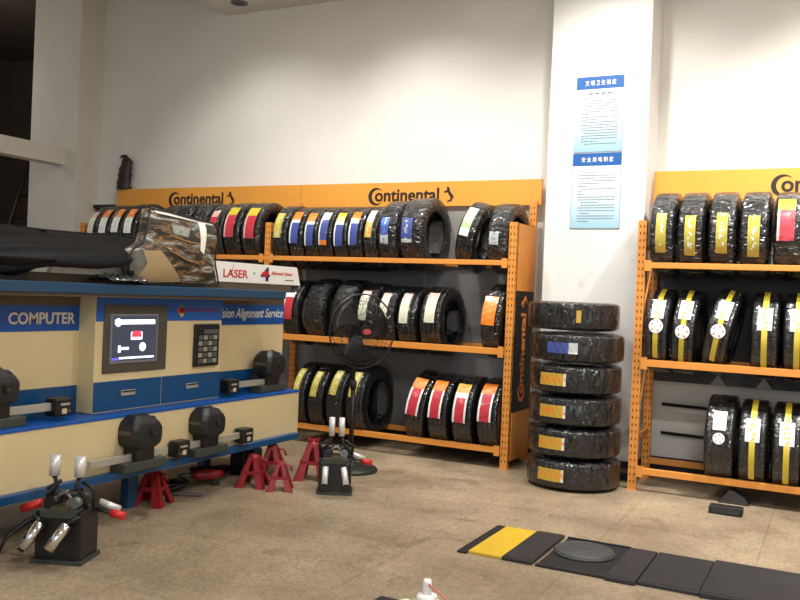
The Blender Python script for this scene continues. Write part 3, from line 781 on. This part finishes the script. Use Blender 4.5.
# ------------------------------------------------------------------ black plastic tray on the console
M_tray = mat('black_moulded_plastic', (15, 15, 17), .55, noise=.12, nscale=6, spec=.13)
def interp(tab, t):
    for (a, A), (b, B) in zip(tab[:-1], tab[1:]):
        if t <= b:
            f = (t-a)/(b-a); f = max(0, min(1, f))
            return [Vector(p)*(1-f)+Vector(q)*f for p, q in zip(A, B)]
    return [Vector(p) for p in tab[-1][1]]
tab = [
 (0, [(-3.97, 1.9, 1.57), (-3.80, 1.8, 1.545), (-3.74, 1.8, 1.50), (-3.62, 1.75, 1.472), (-3.575, 1.75, 1.47), (-3.56, 1.75, 1.432), (-3.51, 1.72, 1.425), (-3.49, 1.72, 1.39), (-3.46, 1.7, 1.33)]),
 (.40, [(-3.95, 2.86, 1.578), (-3.80, 2.76, 1.55), (-3.74, 2.72, 1.50), (-3.62, 2.62, 1.478), (-3.575, 2.6, 1.474), (-3.56, 2.58, 1.432), (-3.51, 2.56, 1.425), (-3.49, 2.54, 1.388), (-3.46, 2.54, 1.335)]),
 (.55, [(-3.95, 3.09, 1.575), (-3.82, 2.98, 1.555), (-3.75, 2.93, 1.505), (-3.62, 2.84, 1.480), (-3.575, 2.81, 1.477), (-3.56, 2.79, 1.440), (-3.51, 2.76, 1.432), (-3.48, 2.745, 1.392), (-3.455, 2.745, 1.332)]),
 (.72, [(-3.95, 3.38, 1.572), (-3.85, 3.28, 1.560), (-3.76, 3.2, 1.52), (-3.62, 3.09, 1.497), (-3.575, 3.06, 1.492), (-3.56, 3.04, 1.462), (-3.51, 3.02, 1.452), (-3.475, 3.0, 1.43), (-3.455, 3.0, 1.373)]),
 (.86, [(-3.9, 3.69, 1.574), (-3.82, 3.6, 1.56), (-3.74, 3.5, 1.525), (-3.63, 3.42, 1.499), (-3.59, 3.4, 1.494), (-3.57, 3.38, 1.472), (-3.51, 3.34, 1.460), (-3.475, 3.32, 1.44), (-3.455, 3.32, 1.375)]),
 (.94, [(-3.8, 3.83, 1.572), (-3.76, 3.76, 1.565), (-3.72, 3.69, 1.535), (-3.64, 3.62, 1.51), (-3.61, 3.6, 1.504), (-3.59, 3.59, 1.49), (-3.53, 3.55, 1.47), (-3.49, 3.535, 1.45), (-3.465, 3.515, 1.40)]),
 (1., [(-3.66, 3.85, 1.556), (-3.65, 3.83, 1.553), (-3.64, 3.81, 1.55), (-3.61, 3.79, 1.545), (-3.6, 3.785, 1.543), (-3.59, 3.78, 1.54), (-3.56, 3.75, 1.53), (-3.54, 3.74, 1.525), (-3.535, 3.735, 1.52)]),
]
rows = [interp(tab, k/48) for k in range(49)]
tr = MB(); tr.grid(rows, M_tray)
tr = tr.build('plastic_tray')
m_ = tr.modifiers.new('sub', 'SUBSURF'); m_.levels = 1; m_.render_levels = 1
m_ = tr.modifiers.new('thick', 'SOLIDIFY'); m_.thickness = .012; m_.offset = 0
tag(tr, 'long black moulded plastic car tray lying on top of the console', 'car part')
rim = MB().tube([r[0]+Vector((0, 0, .004)) for r in rows]+[rows[-1][4]], .011, M_tray, 8).build('rim', tr)
MB().b2((-3.93, 3.29, 1.52), (-3.86, 3.31, 1.575), M_tray).build('clip', tr)
# belly hanging from the tray
bl = MB(); P = []
for a in range(13):
    t = a/12; row = []
    for b in range(9):
        u = b/8
        y = 2.60+.42*t; z = 1.41-.085*math.sin(PI*t)*math.sin(PI*min(1, u*1.0)) ; x = -3.60+.16*u
        row.append((x, y, z))
    P.append(row)
bl.grid(P, M_tray); bo = bl.build('moulded_pocket', tr)
s_ = bo.modifiers.new('t', 'SOLIDIFY'); s_.thickness = .01

# ------------------------------------------------------------------ printed bag on the console
def print_mat():
    m = bpy.data.materials.new('bag_print'); m.use_nodes = True; nt = m.node_tree; b = nt.nodes['Principled BSDF']; L = nt.links.new
    tc = nt.nodes.new('ShaderNodeTexCoord'); mp = nt.nodes.new('ShaderNodeMapping'); mp.inputs['Rotation'].default_value = (D(-38), 0, 0)
    L(tc.outputs['Object'], mp.inputs['Vector'])
    mp.inputs['Scale'].default_value = (1, 1.0, 4.2)
    n = nt.nodes.new('ShaderNodeTexNoise'); n.inputs['Scale'].default_value = 6.5; n.inputs['Detail'].default_value = 2.5; n.inputs['Distortion'].default_value = .7
    L(mp.outputs[0], n.inputs['Vector'])
    mr_ = nt.nodes.new('ShaderNodeMapRange'); mr_.inputs['From Min'].default_value = .28; mr_.inputs['From Max'].default_value = .72; L(n.outputs['Fac'], mr_.inputs['Value'])
    cr = nt.nodes.new('ShaderNodeValToRGB'); e = cr.color_ramp.elements
    e[0].position = 0; e[0].color = lin((18, 20, 18)); e[1].position = 1; e[1].color = lin((92, 98, 92))
    for p, c in ((.30, (32, 34, 30)), (.48, (70, 50, 30)), (.55, (150, 112, 66)), (.61, (60, 60, 54)), (.75, (110, 116, 110)), (.86, (196, 198, 190)), (.92, (50, 54, 50))):
        x = e.new(p); x.color = lin(c)
    L(mr_.outputs[0], cr.inputs['Fac']); L(cr.outputs[0], b.inputs['Base Color'])
    b.inputs['Roughness'].default_value = .42
    return m
M_print = print_mat()
bag = empty('printed_bag', (-3.48, 3.95, 1.297), 'glossy bag printed with dark machine parts standing on the console', 'bag')
out = [(3.70, 1.735), (3.84, 1.728), (3.98, 1.716), (4.13, 1.704), (4.25, 1.70), (4.30, 1.67), (4.31, 1.60), (4.285, 1.52), (4.28, 1.45), (4.31, 1.37), (4.325, 1.31), (4.15, 1.306), (3.98, 1.306), (3.80, 1.306), (3.66, 1.308), (3.58, 1.335), (3.55, 1.38), (3.545, 1.44), (3.58, 1.50), (3.65, 1.535), (3.675, 1.60), (3.685, 1.67)]
cyb, czb = 3.96, 1.50
mb = MB(); rings = []
for q in range(9):
    f = [0.02, .3, .55, .75, .9, .98, 1.0, 1.0, .97][q]; d = [.05, .049, .044, .034, .02, .005, -.01, -.03, -.06][q]
    rings.append([( -.02+d, cyb+(y-cyb)*f-3.95, czb+(z-czb)*f-1.297) for y, z in out])
mb.grid(rings, M_print, closed_v=True); mb.bm.faces.new([v for v in mb.bm.verts][-len(out):])
mb.build('printed_body', bag)
def on_bag(pts, m, name, dx=.004):
    """a patch that follows the front bulge"""
    g = MB()
    def X(y, z):
        # radial fraction inside the outline
        ang = math.atan2(z-czb, y-cyb); best = 1
        r = math.hypot(z-czb, y-cyb)
        R_ = 1e9
        for k in range(len(out)):
            (y1, z1), (y2, z2) = out[k], out[(k+1) % len(out)]
            dy, dz = math.cos(ang), math.sin(ang); ey, ez = y2-y1, z2-z1
            den = dy*ez-dz*ey
            if abs(den) < 1e-9: continue
            t = ((y1-cyb)*ez-(z1-czb)*ey)/den; u = ((y1-cyb)*dz-(z1-czb)*dy)/den
            if t > 0 and -1e-6 <= u <= 1+1e-6: R_ = min(R_, t)
        f = min(1, r/R_)
        F = [0.0, .3, .55, .75, .9, .98, 1.0]; Dv = [.05, .049, .044, .034, .02, .005, -.01]
        for k in range(6):
            if f <= F[k+1]: return -.02+Dv[k]+(Dv[k+1]-Dv[k])*(f-F[k])/(F[k+1]-F[k])
        return -.02
    A, B, C, Dd = pts; n = 10; P = []
    for a in range(n+1):
        row = []
        for b in range(n+1):
            u, v = a/n, b/n
            y = (A[0]*(1-u)+B[0]*u)*(1-v)+(Dd[0]*(1-u)+C[0]*u)*v; z = (A[1]*(1-u)+B[1]*u)*(1-v)+(Dd[1]*(1-u)+C[1]*u)*v
            row.append((X(y, z)+dx, y-3.95, z-1.297))
        P.append(row)
    g.grid(P, m); return g.build(name, bag)
MB().tube([(-.008, y-3.95, z-1.297) for y, z in out], .006, M_blk, 6, closed=True).build('edge_seam', bag)
on_bag([(3.60, 1.49), (3.76, 1.50), (3.96, 1.325), (3.62, 1.312)], M_tan, 'tan_panel')
on_bag([(3.70, 1.730), (4.25, 1.695), (4.24, 1.683), (3.71, 1.712)], M_white, 'white_top_edge')
on_bag([(4.09, 1.69), (4.16, 1.687), (4.13, 1.50), (4.09, 1.52)], M_white, 'white_stripe', .005)
on_bag([(3.84, 1.66), (4.0, 1.645), (3.98, 1.59), (3.85, 1.605)], mat('pale_print', (150, 154, 146), .4, noise=.5, nscale=60), 'printed_window', .005)
on_bag([(3.555, 1.45), (3.63, 1.51), (3.66, 1.42), (3.60, 1.33)], mat('smoky_film', (98, 100, 92), .2, noise=.5, nscale=14, coat=.6), 'smoky_window', .006)
M_cop = mat('copper_print', (160, 112, 60), .35)
for nm, pts in (('copper_line', [(3.72, 1.625), (3.86, 1.585), (4.0, 1.56), (4.14, 1.565), (4.24, 1.60), (4.27, 1.65)]), ('copper_line', [(3.72, 1.56), (3.84, 1.50), (3.97, 1.455), (4.08, 1.44)])):
    q_ = MB()
    fr_ = []
    for y, z in pts:
        t_ = min(1, math.hypot((y-cyb)/.36, (z-czb)/.21)); fr_.append((-.02+.05-.045*t_*t_+.008, y-3.95, z-1.297))
    q_.tube(fr_, .0045, M_cop, 6).build(nm, bag)
# crumpled clear wrap below the tray
cw = MB(); P = []
for a in range(16):
    row = []
    for b in range(7):
        row.append((-3.60+.03*b+.012*math.sin(a*2.3+b), 3.36+.018*a, 1.312+.05*abs(math.sin(a*1.1+b*.9))*(1-abs(b-3)/4)))
    P.append(row)
cw.grid(P, mat('crumpled_film', (70, 72, 74), .12, coat=1, bump=.6, bscale=40)); cw = cw.build('crumpled_film')
s_ = cw.modifiers.new('t', 'SOLIDIFY'); s_.thickness = .004
tag(cw, 'crumpled dark plastic film on the console between tray and bag', 'film')

# ------------------------------------------------------------------ standing fan
FX, FY = -3.17, 5.52
fan = empty('standing_fan', (FX, FY, 0), 'black standing fan in front of the orange tyre rack', 'fan')
M_fan = mat('fan_black', (12, 12, 12), .4); M_guard = mat('fan_wire', (18, 18, 18), .35)
MB().lathe([(0, 0), (.20, 0), (.205, .012), (.19, .03), (.10, .045), (.04, .055), (.035, .09), (0, .09)], mat('fan_base', (40, 44, 40), .4), 40).build('base', fan)
MB().cyl((0, 0, .08), (0, 0, .62), .017, M_fan).cyl((0, 0, .60), (0, 0, .90), .012, M_fan).cyl((0, 0, .6), (0, 0, .66), .024, M_fan).build('pole', fan)
face = Vector((.86, -.51, 0)).normalized(); side = Vector((-face.y, face.x, 0)); up = Vector((0, 0, 1)); C0 = Vector((0.0, 0, 1.03))
mo_ = MB(); mo_.cyl(C0-face*.12, C0+face*.03, .06, M_fan, r2=.07); mo_.cyl(C0-face*.05-up*.14, C0-face*.05-up*.02, .028, M_fan); mo_.build('motor', fan)
RG = .268
gd = MB()
def circ(r, d, n=48): return [C0+face*(.10+d)+(side*math.cos(t)+up*math.sin(t))*r for t in [2*PI*k/n for k in range(n)]]
gd.tube(circ(RG, 0), .006, M_guard, 6, closed=True)
for r, d in ((.20, .035), (.13, .05)): gd.tube(circ(r, d), .002, M_guard, 5, closed=True)
for r, d in ((.22, -.05),): gd.tube(circ(r, d), .002, M_guard, 5, closed=True)
for k in range(64):
    t = 2*PI*k/64; e = side*math.cos(t)+up*math.sin(t); e2 = side*math.cos(t+.25)+up*math.sin(t+.25)
    gd.tube([C0+face*.155+e*.04, C0+face*.15+e2*.14, C0+face*.135+e2*.21, C0+face*.10+e2*RG], .0016, M_guard, 4)
    if k % 2 == 0: gd.tube([C0+face*.02+e*.06, C0+face*.03+e*.19, C0+face*.10+e*RG], .0016, M_guard, 4)
gd.build('guard', fan)
for k in range(3):
    b_ = MB(); P = []
    for a in range(9):
        rr_ = .04+.19*a/8; row = []
        for c in range(7):
            t = 2*PI*k/3+ (c/6-.5)*1.35*(.6+.4*a/8)+.5*a/8
            row.append(C0+face*(.085+.045*(c/6-.5))+(side*math.cos(t)+up*math.sin(t))*rr_)
        P.append(row)
    b_.grid(P, M_fan); b_ = b_.build('blade', fan); q_ = b_.modifiers.new('t', 'SOLIDIFY'); q_.thickness = .004
hb_ = MB().cyl(C0+face*.15, C0+face*.165, .05, M_fan, seg=28).build('hub_disc', fan)
bd = MB(); rim_ = [C0+face*.166+side*.034*math.cos(t)+up*.02*math.sin(t) for t in [2*PI*k/24 for k in range(24)]]
bd.prism(rim_, face*.002, mat('pink_badge', (176, 70, 74), .4)); bd.build('badge', hb_)

# ------------------------------------------------------------------ wheel clamps (upright on the floor)
def clamp(x, y, rz, label, s=1.0, lever=1, splay=0, pw=.034, pl=.13, pr=.0185):
    r = empty('wheel_clamp', (x, y, 0), label, 'wheel clamp', 'wheel clamps on the floor', rz)
    MB().b2((-.105*s, -.085*s, .0), (.105*s, .085*s, .23*s), M_blk, bev=.006).b2((-.115*s, -.10*s, 0), (.115*s, .095*s, .018*s), M_grn).build('body', r)
    MB().b2((-.085*s, -.095*s, .20*s), (.085*s, .0*s, .235*s), M_grn, bev=.004).b2((-.03*s, -.1*s, .225*s), (.05*s, .02*s, .25*s), mat('olive_steel', (84, 80, 58), .4, metal=.4)).build('slide_plate', r)
    # upper frame: rods to the two upright pins
    for sx_ in (-1, 1):
        a = MB(); a.tube([(sx_*.09*s, 0, .21*s), (sx_*.085*s, -.02*s, .28*s), (sx_*.045*s, -.02*s, .32*s), (sx_*pw*s, -.02*s, .38*s)], .010*s, M_blk)
        a.tube([(sx_*.10*s, .03*s, .20*s), (sx_*.11*s, .03*s, .30*s), (sx_*.05*s, .03*s, .335*s)], .009*s, M_blk)
        a.tube([(sx_*.06*s, -.03*s, .24*s), (sx_*.02*s, -.04*s, .29*s), (-sx_*.02*s, -.03*s, .31*s)], .008*s, M_grey)
        a = a.build('claw_arm', r)
        MB().cyl((sx_*pw*s, -.02*s, .37*s), (sx_*pw*s, -.02*s, (.37+pl)*s), pr*s, M_chrome2).cyl((sx_*pw*s, -.02*s, .36*s), (sx_*pw*s, -.02*s, .375*s), .012*s, M_blk).build('upright_pin', a)
    mb = MB()
    mb.cyl((-.10*s, 0, .285*s), (.10*s, 0, .285*s), .012*s, M_grn); mb.cyl((-.05*s, .02*s, .255*s), (-.05*s, -.07*s, .255*s), .03*s, M_blk); mb.cyl((.055*s, .02*s, .255*s), (.055*s, -.075*s, .262*s), .026*s, M_grey)
    mb.build('crossbar', r)
    # lower pins pointing out and down
    for sx_ in (-1, 1):
        a = MB().tube([(sx_*.10*s, -.05*s, .20*s), (sx_*.095*s, -.11*s, .21*s), (sx_*.06*s, -.13*s, .19*s)], .010*s, M_blk).build('lower_arm', r)
        p0 = Vector((sx_*.058*s, -.125*s, .185*s)); p1 = p0+Vector((splay*.055*s+(.02 if sx_ > 0 and not splay else 0)*s, -.05*s, -.10*s))
        MB().cyl(p0, p1, .0 + pr*s, M_chrome2 if not splay else M_chrome).cyl(p1, p1+(p1-p0).normalized()*.012*s, .015*s, M_blk).build('lower_pin', a)
    # lever with red grip
    if lever:
        L1 = MB().tube([(.09*s, .04*s, .22*s), (.16*s, .06*s, .20*s), (.205*s, .07*s, .19*s)], .009*s, M_blk).build('lever', r)
        MB().cyl((.17*s, .06*s, .198*s), (.235*s, .075*s, .182*s), .018*s, M_redg).build('red_grip', L1)
        MB().cyl((.10*s, .10*s, .235*s), (.19*s, .12*s, .20*s), .016*s, M_chrome2).build('side_pin', L1)
    if lever == 2:
        L2 = MB().tube([(-.09*s, .0, .20*s), (-.17*s, -.03*s, .16*s), (-.235*s, -.09*s, .10*s), (-.25*s, -.12*s, .03*s)], [.014*s, .013*s, .009*s, .006*s], M_blk).build('long_lever', r)
        MB().cyl((-.15*s, .06*s, .225*s), (-.24*s, .05*s, .19*s), .018*s, M_redg).build('red_grip', L2)
    return r
clamp(-2.90, 4.86, .50, 'black wheel clamp with white pins standing before the rack', 1.0, 1, 0, .032, .12, .019)
clamp(-3.20, 2.93, .38, 'large black wheel clamp with shiny pins, lower left corner', 1.06, 2, -1, .058, .09, .024)
# ------------------------------------------------------------------ red jack stands
def stand(x, y, s, label, rz=0, up_=.06, handle=False):
    r = empty('jack_stand', (x, y, 0), label, 'jack stand', 'red jack stands under the console', rz)
    H = .20*s; b = .10*s; t = .032*s
    fr = MB()
    for sx_ in (-1, 1):
        for sy_ in (-1, 1):
            # tapering angle-iron leg: two plates
            a0 = Vector((sx_*b, sy_*b, .0)); a1 = Vector((sx_*t, sy_*t, H))
            wlo, whi = .056*s, .034*s
            fr.prism([a0, a0+Vector((-sx_*wlo, 0, 0)), a1+Vector((-sx_*whi*.9, 0, 0)), a1], (0, -sy_*.006*s, 0), M_redp)
            fr.prism([a0, a0+Vector((0, -sy_*wlo, 0)), a1+Vector((0, -sy_*whi*.9, 0)), a1], (-sx_*.006*s, 0, 0), M_redp)
            fr.b2((a0.x-.012*s*sx_-.014*s, a0.y-.012*s*sy_-.014*s, 0), (a0.x-.012*s*sx_+.014*s, a0.y-.012*s*sy_+.014*s, .006*s), M_redp)
    for k in (.50,):
        bb_ = b+(t-b)*k
        for sg in (-1, 1):
            fr.b2((-bb_, sg*bb_-.003, H*k-.012*s), (bb_, sg*bb_+.003, H*k+.012*s), M_redp)
            fr.b2((sg*bb_-.003, -bb_, H*k-.012*s), (sg*bb_+.003, bb_, H*k+.012*s), M_redp)
    fr.cyl((0, 0, H*.78), (0, 0, H*1.06), .033*s, M_redp, seg=20)
    fr.build('frame', r)
    p = MB().cyl((0, 0, H*.5), (0, 0, H+up_*s), .017*s, M_redp if up_ < .05 else M_grey).build('ratchet_post', r)
    zt = H+up_*s
    MB().prism([(-.035*s, -.016*s, zt+.022*s), (-.035*s, -.016*s, zt), (.035*s, -.016*s, zt), (.035*s, -.016*s, zt+.022*s), (.02*s, -.016*s, zt+.01*s), (-.02*s, -.016*s, zt+.01*s)], (0, .032*s, 0), M_redp).build('saddle', p)
    MB().tube([(.03*s, 0, H*.93), (.075*s, .01*s, H*.90), (.09*s, .01*s, H*.70)], .006*s, M_redp).build('handle', r)
    return r
stand(-3.42, 4.68, .98, 'red jack stand at left of the cluster, below the cream cabinet', .35, -.015)
stand(-3.22, 4.70, .86, 'short red jack stand in front of the cluster', .55, -.03)
stand(-3.50, 5.00, 1.05, 'red jack stand tucked under the console edge at the back', .5, -.02)
stand(-3.24, 5.12, 1.2, 'red jack stand right behind the short one, beside the black clamp', .45, .02)
stand(-3.60, 3.93, 1.0, 'red jack stand in the dark under the sensor heads', .3, .0)
stand(-3.78, 3.42, 1.0, 'red jack stand behind the near wheel clamp', .1, .0)

# ------------------------------------------------------------------ clutter under the console
gr = empty('air_wrench', (-3.66, 4.50, 0), 'red-bodied air tool lying in the dark under the console', 'tool', rz=.9)
MB().lathe([(0, -.10), (.022, -.10), (.034, -.06), (.036, .04), (.024, .10), (0, .10)], M_redp, 20, 'X', (0, 0, .075)).build('body', gr)
MB().cyl((-.10, 0, .075), (-.19, 0, .07), .014, M_grey).build('shaft', gr)
MB().b2((.03, -.018, 0), (.08, .018, .06), M_blk, bev=.005).build('grip', gr)
rn = random.Random(11)
for k, (x, y, z, lab) in enumerate([(-3.80, 4.25, .0, 'black rubber tube coiled under the console, nearer coil'), (-3.85, 4.75, 0, 'black rubber tube coiled under the console, farther coil')]):
    pts = [(x+.12*math.cos(t)*(1+.2*math.sin(3*t)), y+.13*math.sin(t), .02+.015*(1+math.sin(t*2))) for t in [2*PI*j/26 for j in range(26)]]
    tag(MB().tube(pts, .018, M_blk, closed=True).build('rubber_tube'), lab, 'tube')
tl = empty('pry_bar', (-3.60, 4.17, 0), 'grey steel bar lying on the floor under the console', 'tool', rz=.5)
MB().tube([(-.16, 0, .012), (.0, 0, .014), (.13, 0, .016), (.16, 0, .04)], .009, M_grey).build('bar', tl)
MB().cyl((-.17, 0, .016), (-.08, 0, .016), .014, M_blk).build('grip', tl)
tc_ = empty('tool_case', (-3.70, 4.98, 0), 'black tool case standing under the far end of the console', 'case')
MB().b2((-.06, -.12, .0), (.06, .10, .17), M_blk, bev=.01).build('body', tc_)
MB().tube([(0, -.06, .168), (0, -.05, .19), (0, .04, .19), (0, .05, .168)], .007, M_blk).build('handle', tc_)

# ------------------------------------------------------------------ floor track with turntable
YA, YB = 4.10, 4.675
GR = 'floor track plates'
def plate(name, x0, x1, y0, y1, h, m, label, rot=0, lip=True):
    o = MB(); o.b2((x0, y0, 0), (x1, y1, h), m, bev=.004)
    if lip:
        o.b2((x0+.01, y0+.012, h-.0008), (x1-.01, y0+.02, h+.0015), M_rubdark)
    o = o.build(name)
    return tag(o, label, 'floor plate', GR)
plate('floor_plate', -1.70, -1.648, YA-.01, YB+.01, .012, M_rubdark, 'narrow black strip at the left end of the floor track', lip=False)
yp = plate('floor_plate', -1.645, -1.465, YA+.01, YB, .016, M_yel, 'worn yellow plate at the left end of the floor track', lip=False)
plate('floor_plate', -1.461, -1.305, YA-.0, YB+.005, .02, M_rubmat, 'black rubber plate between the yellow plate and the turntable')
# turntable pit
tp = empty('turntable', (-1.13, 4.385, 0), 'round grey steel turntable set in a black floor tray', 'turntable')
MB().b2((-.157, -.285, 0), (.185, .30, .006), M_rubdark).b2((-.157, -.285, .006), (.185, -.27, .014), M_rubmat).b2((-.157, .285, .006), (.185, .30, .014), M_rubmat).build('tray', tp)
MB().lathe([(0, .026), (.146, .026), (.148, .024), (.149, .018), (.158, .016), (.159, .006), (0, .006)], mat('worn_dark_steel', (74, 74, 73), .6, metal=.2, noise=.5, nscale=70), 48, at=(-.005, .06, 0)).build('disc', tp)
MB().lathe([(.146, .0255), (.146, .0275), (.141, .0275), (.141, .0255)], M_grey, 40, at=(-.005, .06, 0)).build('disc_ring', tp)
plate('floor_plate', -.942, -.80, YA-.02, YB-.03, .022, M_rubmat, 'narrow black rubber plate just right of the turntable')
plate('floor_plate', -.796, -.522, YA+.005, YB-.01, .018, M_rubmat, 'square black rubber plate, second one right of the turntable')
plate('floor_plate', -.518, 1.2, YA-.01, YB+.0, .024, M_rubmat, 'long black rubber plate running out of frame at right')
# chocks
for (x, y, rz, lab) in ((-.59, 6.22, 0, 'black rubber wheel chock under the right rack, farther one'),):
    c = MB(); c.prism([(-.10, -.05, 0), (.10, -.05, 0), (.07, -.05, .045), (.0, -.05, .085), (-.03, -.05, .085)], (0, .11, 0), M_rubmat)
    c = c.build('wheel_chock', loc=(x, y, 0)); c.rotation_euler = (0, 0, rz)
    tag(c, lab, 'wheel chock')
tag(MB().b2((-.10, -.05, 0), (.10, .05, .05), M_rubdark, bev=.006).b2((-.08, -.053, .012), (.08, -.049, .04), M_rubmat).build('rubber_block', loc=(-.60, 5.86, 0)), 'flat black rubber block on the floor before the right rack', 'rubber block')
# black pad on floor near the frame bottom
tag(MB().b2((-.05, -.05, 0), (.06, .05, .03), M_rubdark, bev=.012).build('rubber_pad', loc=(-1.64, 3.20, 0)), 'small black rubber pad on the floor at the bottom edge', 'rubber pad')

# ------------------------------------------------------------------ spray can on a stool
stl = empty('stool', (-.434, .956, 0), 'round steel stool below the frame that carries the spray can', 'stool')
MB().lathe([(0, .735), (.15, .735), (.155, .742), (.15, .75), (0, .75)], M_grey, 36).build('seat', stl)
for k in range(3):
    t = 2*PI*k/3
    MB().tube([(.08*math.cos(t), .08*math.sin(t), .735), (.17*math.cos(t), .17*math.sin(t), 0.008)], .011, M_grey).build('leg', stl)
can = empty('spray_can', (-.434, .956, .75), 'cream spray can with white nozzle and red straw at the bottom edge', 'spray can')
MB().lathe([(0, 0), (.030, 0), (.033, .004), (.033, .150), (.031, .156)], mat('can_print', (190, 190, 130), .3, coat=.5), 32).build('can_body', can)
MB().lathe([(.031, .156), (.0295, .166), (.024, .176), (.016, .182), (.0115, .183)], mat('cream_shoulder', (196, 200, 140), .25, metal=.3), 32).build('shoulder', can)
MB().lathe([(.0118, .181), (.0128, .185), (.0122, .188), (.007, .190), (0, .190)], M_white, 28).build('valve_cup', can)
nz = MB().lathe([(0, .207), (.0042, .207), (.0052, .204), (.0060, .189), (0, .189)], M_white, 20).build('nozzle', can)
MB().cyl((.0040, -.0035, .202), (.0046, -.0042, .202), .0012, M_redg, seg=10).build('nozzle_hole', nz)
MB().tube([(.004, -.003, .201), (.018, .0, .193), (.034, .002, .178), (.05, .004, .155)], .0012, mat('pale_red_tube', (206, 110, 90), .4), 6).build('straw', can)
MB().lathe([(0, 0), (.009, 0), (.010, .01), (.0, .014)], mat('cream_cap', (214, 216, 180), .4), 14, at=(-.024, -.010, .168)).build('side_tab', can)

# ------------------------------------------------------------------ lights
def area(name, loc, sx, sy, power, col, rot=(0, 0, 0)):
    l = bpy.data.lights.new(name, 'AREA'); l.shape = 'RECTANGLE'; l.size = sx; l.size_y = sy; l.energy = power; l.color = col
    o = bpy.data.objects.new(name, l); COL.objects.link(o); o.location = loc; o.rotation_euler = rot
    return o
WARM = (1, .975, .94)
for i, (x, y, rz, lab, p) in enumerate([(.6, 1.4, 0, 'white ceiling tube light above the camera side', 80), (.2, 4.6, 0, 'white ceiling tube light above the right rack aisle', 38), (-2.6, 4.2, 0, 'white ceiling tube light above the middle aisle', 34)]):
    batten(x, y, rz, lab)
    area('tube_lamp', (x, y, ZC-.11), 1.2, .12, p, WARM)
# recessed spots in a row along the back wall
for i, (x, e) in enumerate(((-4.9, 95), (-3.3, 155), (-1.55, 150), (.35, 420), (2.4, 200))):
    d_ = downlight(x, 5.35, 'lit round ceiling spot above the racks, %s from the left' % ordw(i), True)
    d_.children[1].data.materials[0] = mat('lit_lamp', (255, 246, 230), .3, emit=20)
    l = bpy.data.lights.new('spot_lamp', 'SPOT'); l.energy = e; l.color = WARM; l.spot_size = D(104); l.spot_blend = .9; l.shadow_soft_size = .07
    o = bpy.data.objects.new('spot_lamp', l); COL.objects.link(o); o.location = (x, 5.35, ZC-.03); o.rotation_euler = (D(27), 0, 0)
# daylight coming in through the open shop front behind the camera
area('shop_front_daylight', (1.2, -3.2, 2.0), 6.0, 3.0, 60, (.93, .96, 1), (D(90), 0, 0))
batten(-4.7, 2.2, 0, 'added white tube light above the long console, unseen, brightening the pilaster'); area('tube_lamp', (-4.7, 2.2, ZC-.11), 1.2, .12, 30, WARM)  # added lamp, out of view, to brighten the left pilaster
l = bpy.data.lights.new('side_room_fill', 'POINT'); l.energy = 40; l.color = (1, .88, .74); l.shadow_soft_size = .15  # added fill light, unseen, so the side room is not black
o = bpy.data.objects.new('side_room_fill', l); COL.objects.link(o); o.location = (-9.4, 6.2, 3.6)
w = bpy.data.worlds.new('world'); S.world = w; w.use_nodes = True
w.node_tree.nodes['Background'].inputs[0].default_value = (.75, .85, 1, 1); w.node_tree.nodes['Background'].inputs[1].default_value = .35

# ------------------------------------------------------------------ camera
r = Vector((.889978, .454069, .041861)); u = Vector((-.039637, -.014429, .999110)); f = Vector((-.454269, .890847, -.005156))
import mathutils
YAWc, PITC, ROLC, F = CAM = (0, 0, 0, 865)
cd = bpy.data.cameras.new('camera'); cam = bpy.data.objects.new('camera', cd); COL.objects.link(cam)
u = (u - f*u.dot(f)).normalized(); r = f.cross(u)
R_ = Matrix((r, u, -f)).transposed()
cam.matrix_world = Matrix.Translation((0, 0, 1.3)) @ R_.to_4x4()
cd.sensor_fit = 'HORIZONTAL'; cd.sensor_width = 36; cd.lens = 36*865/800; cd.clip_start = .05
S.camera = cam
S.view_settings.view_transform = 'Standard'; S.view_settings.look = 'None'; S.view_settings.gamma = 1; S.view_settings.use_curve_mapping = False
S.view_settings.exposure = 0.52
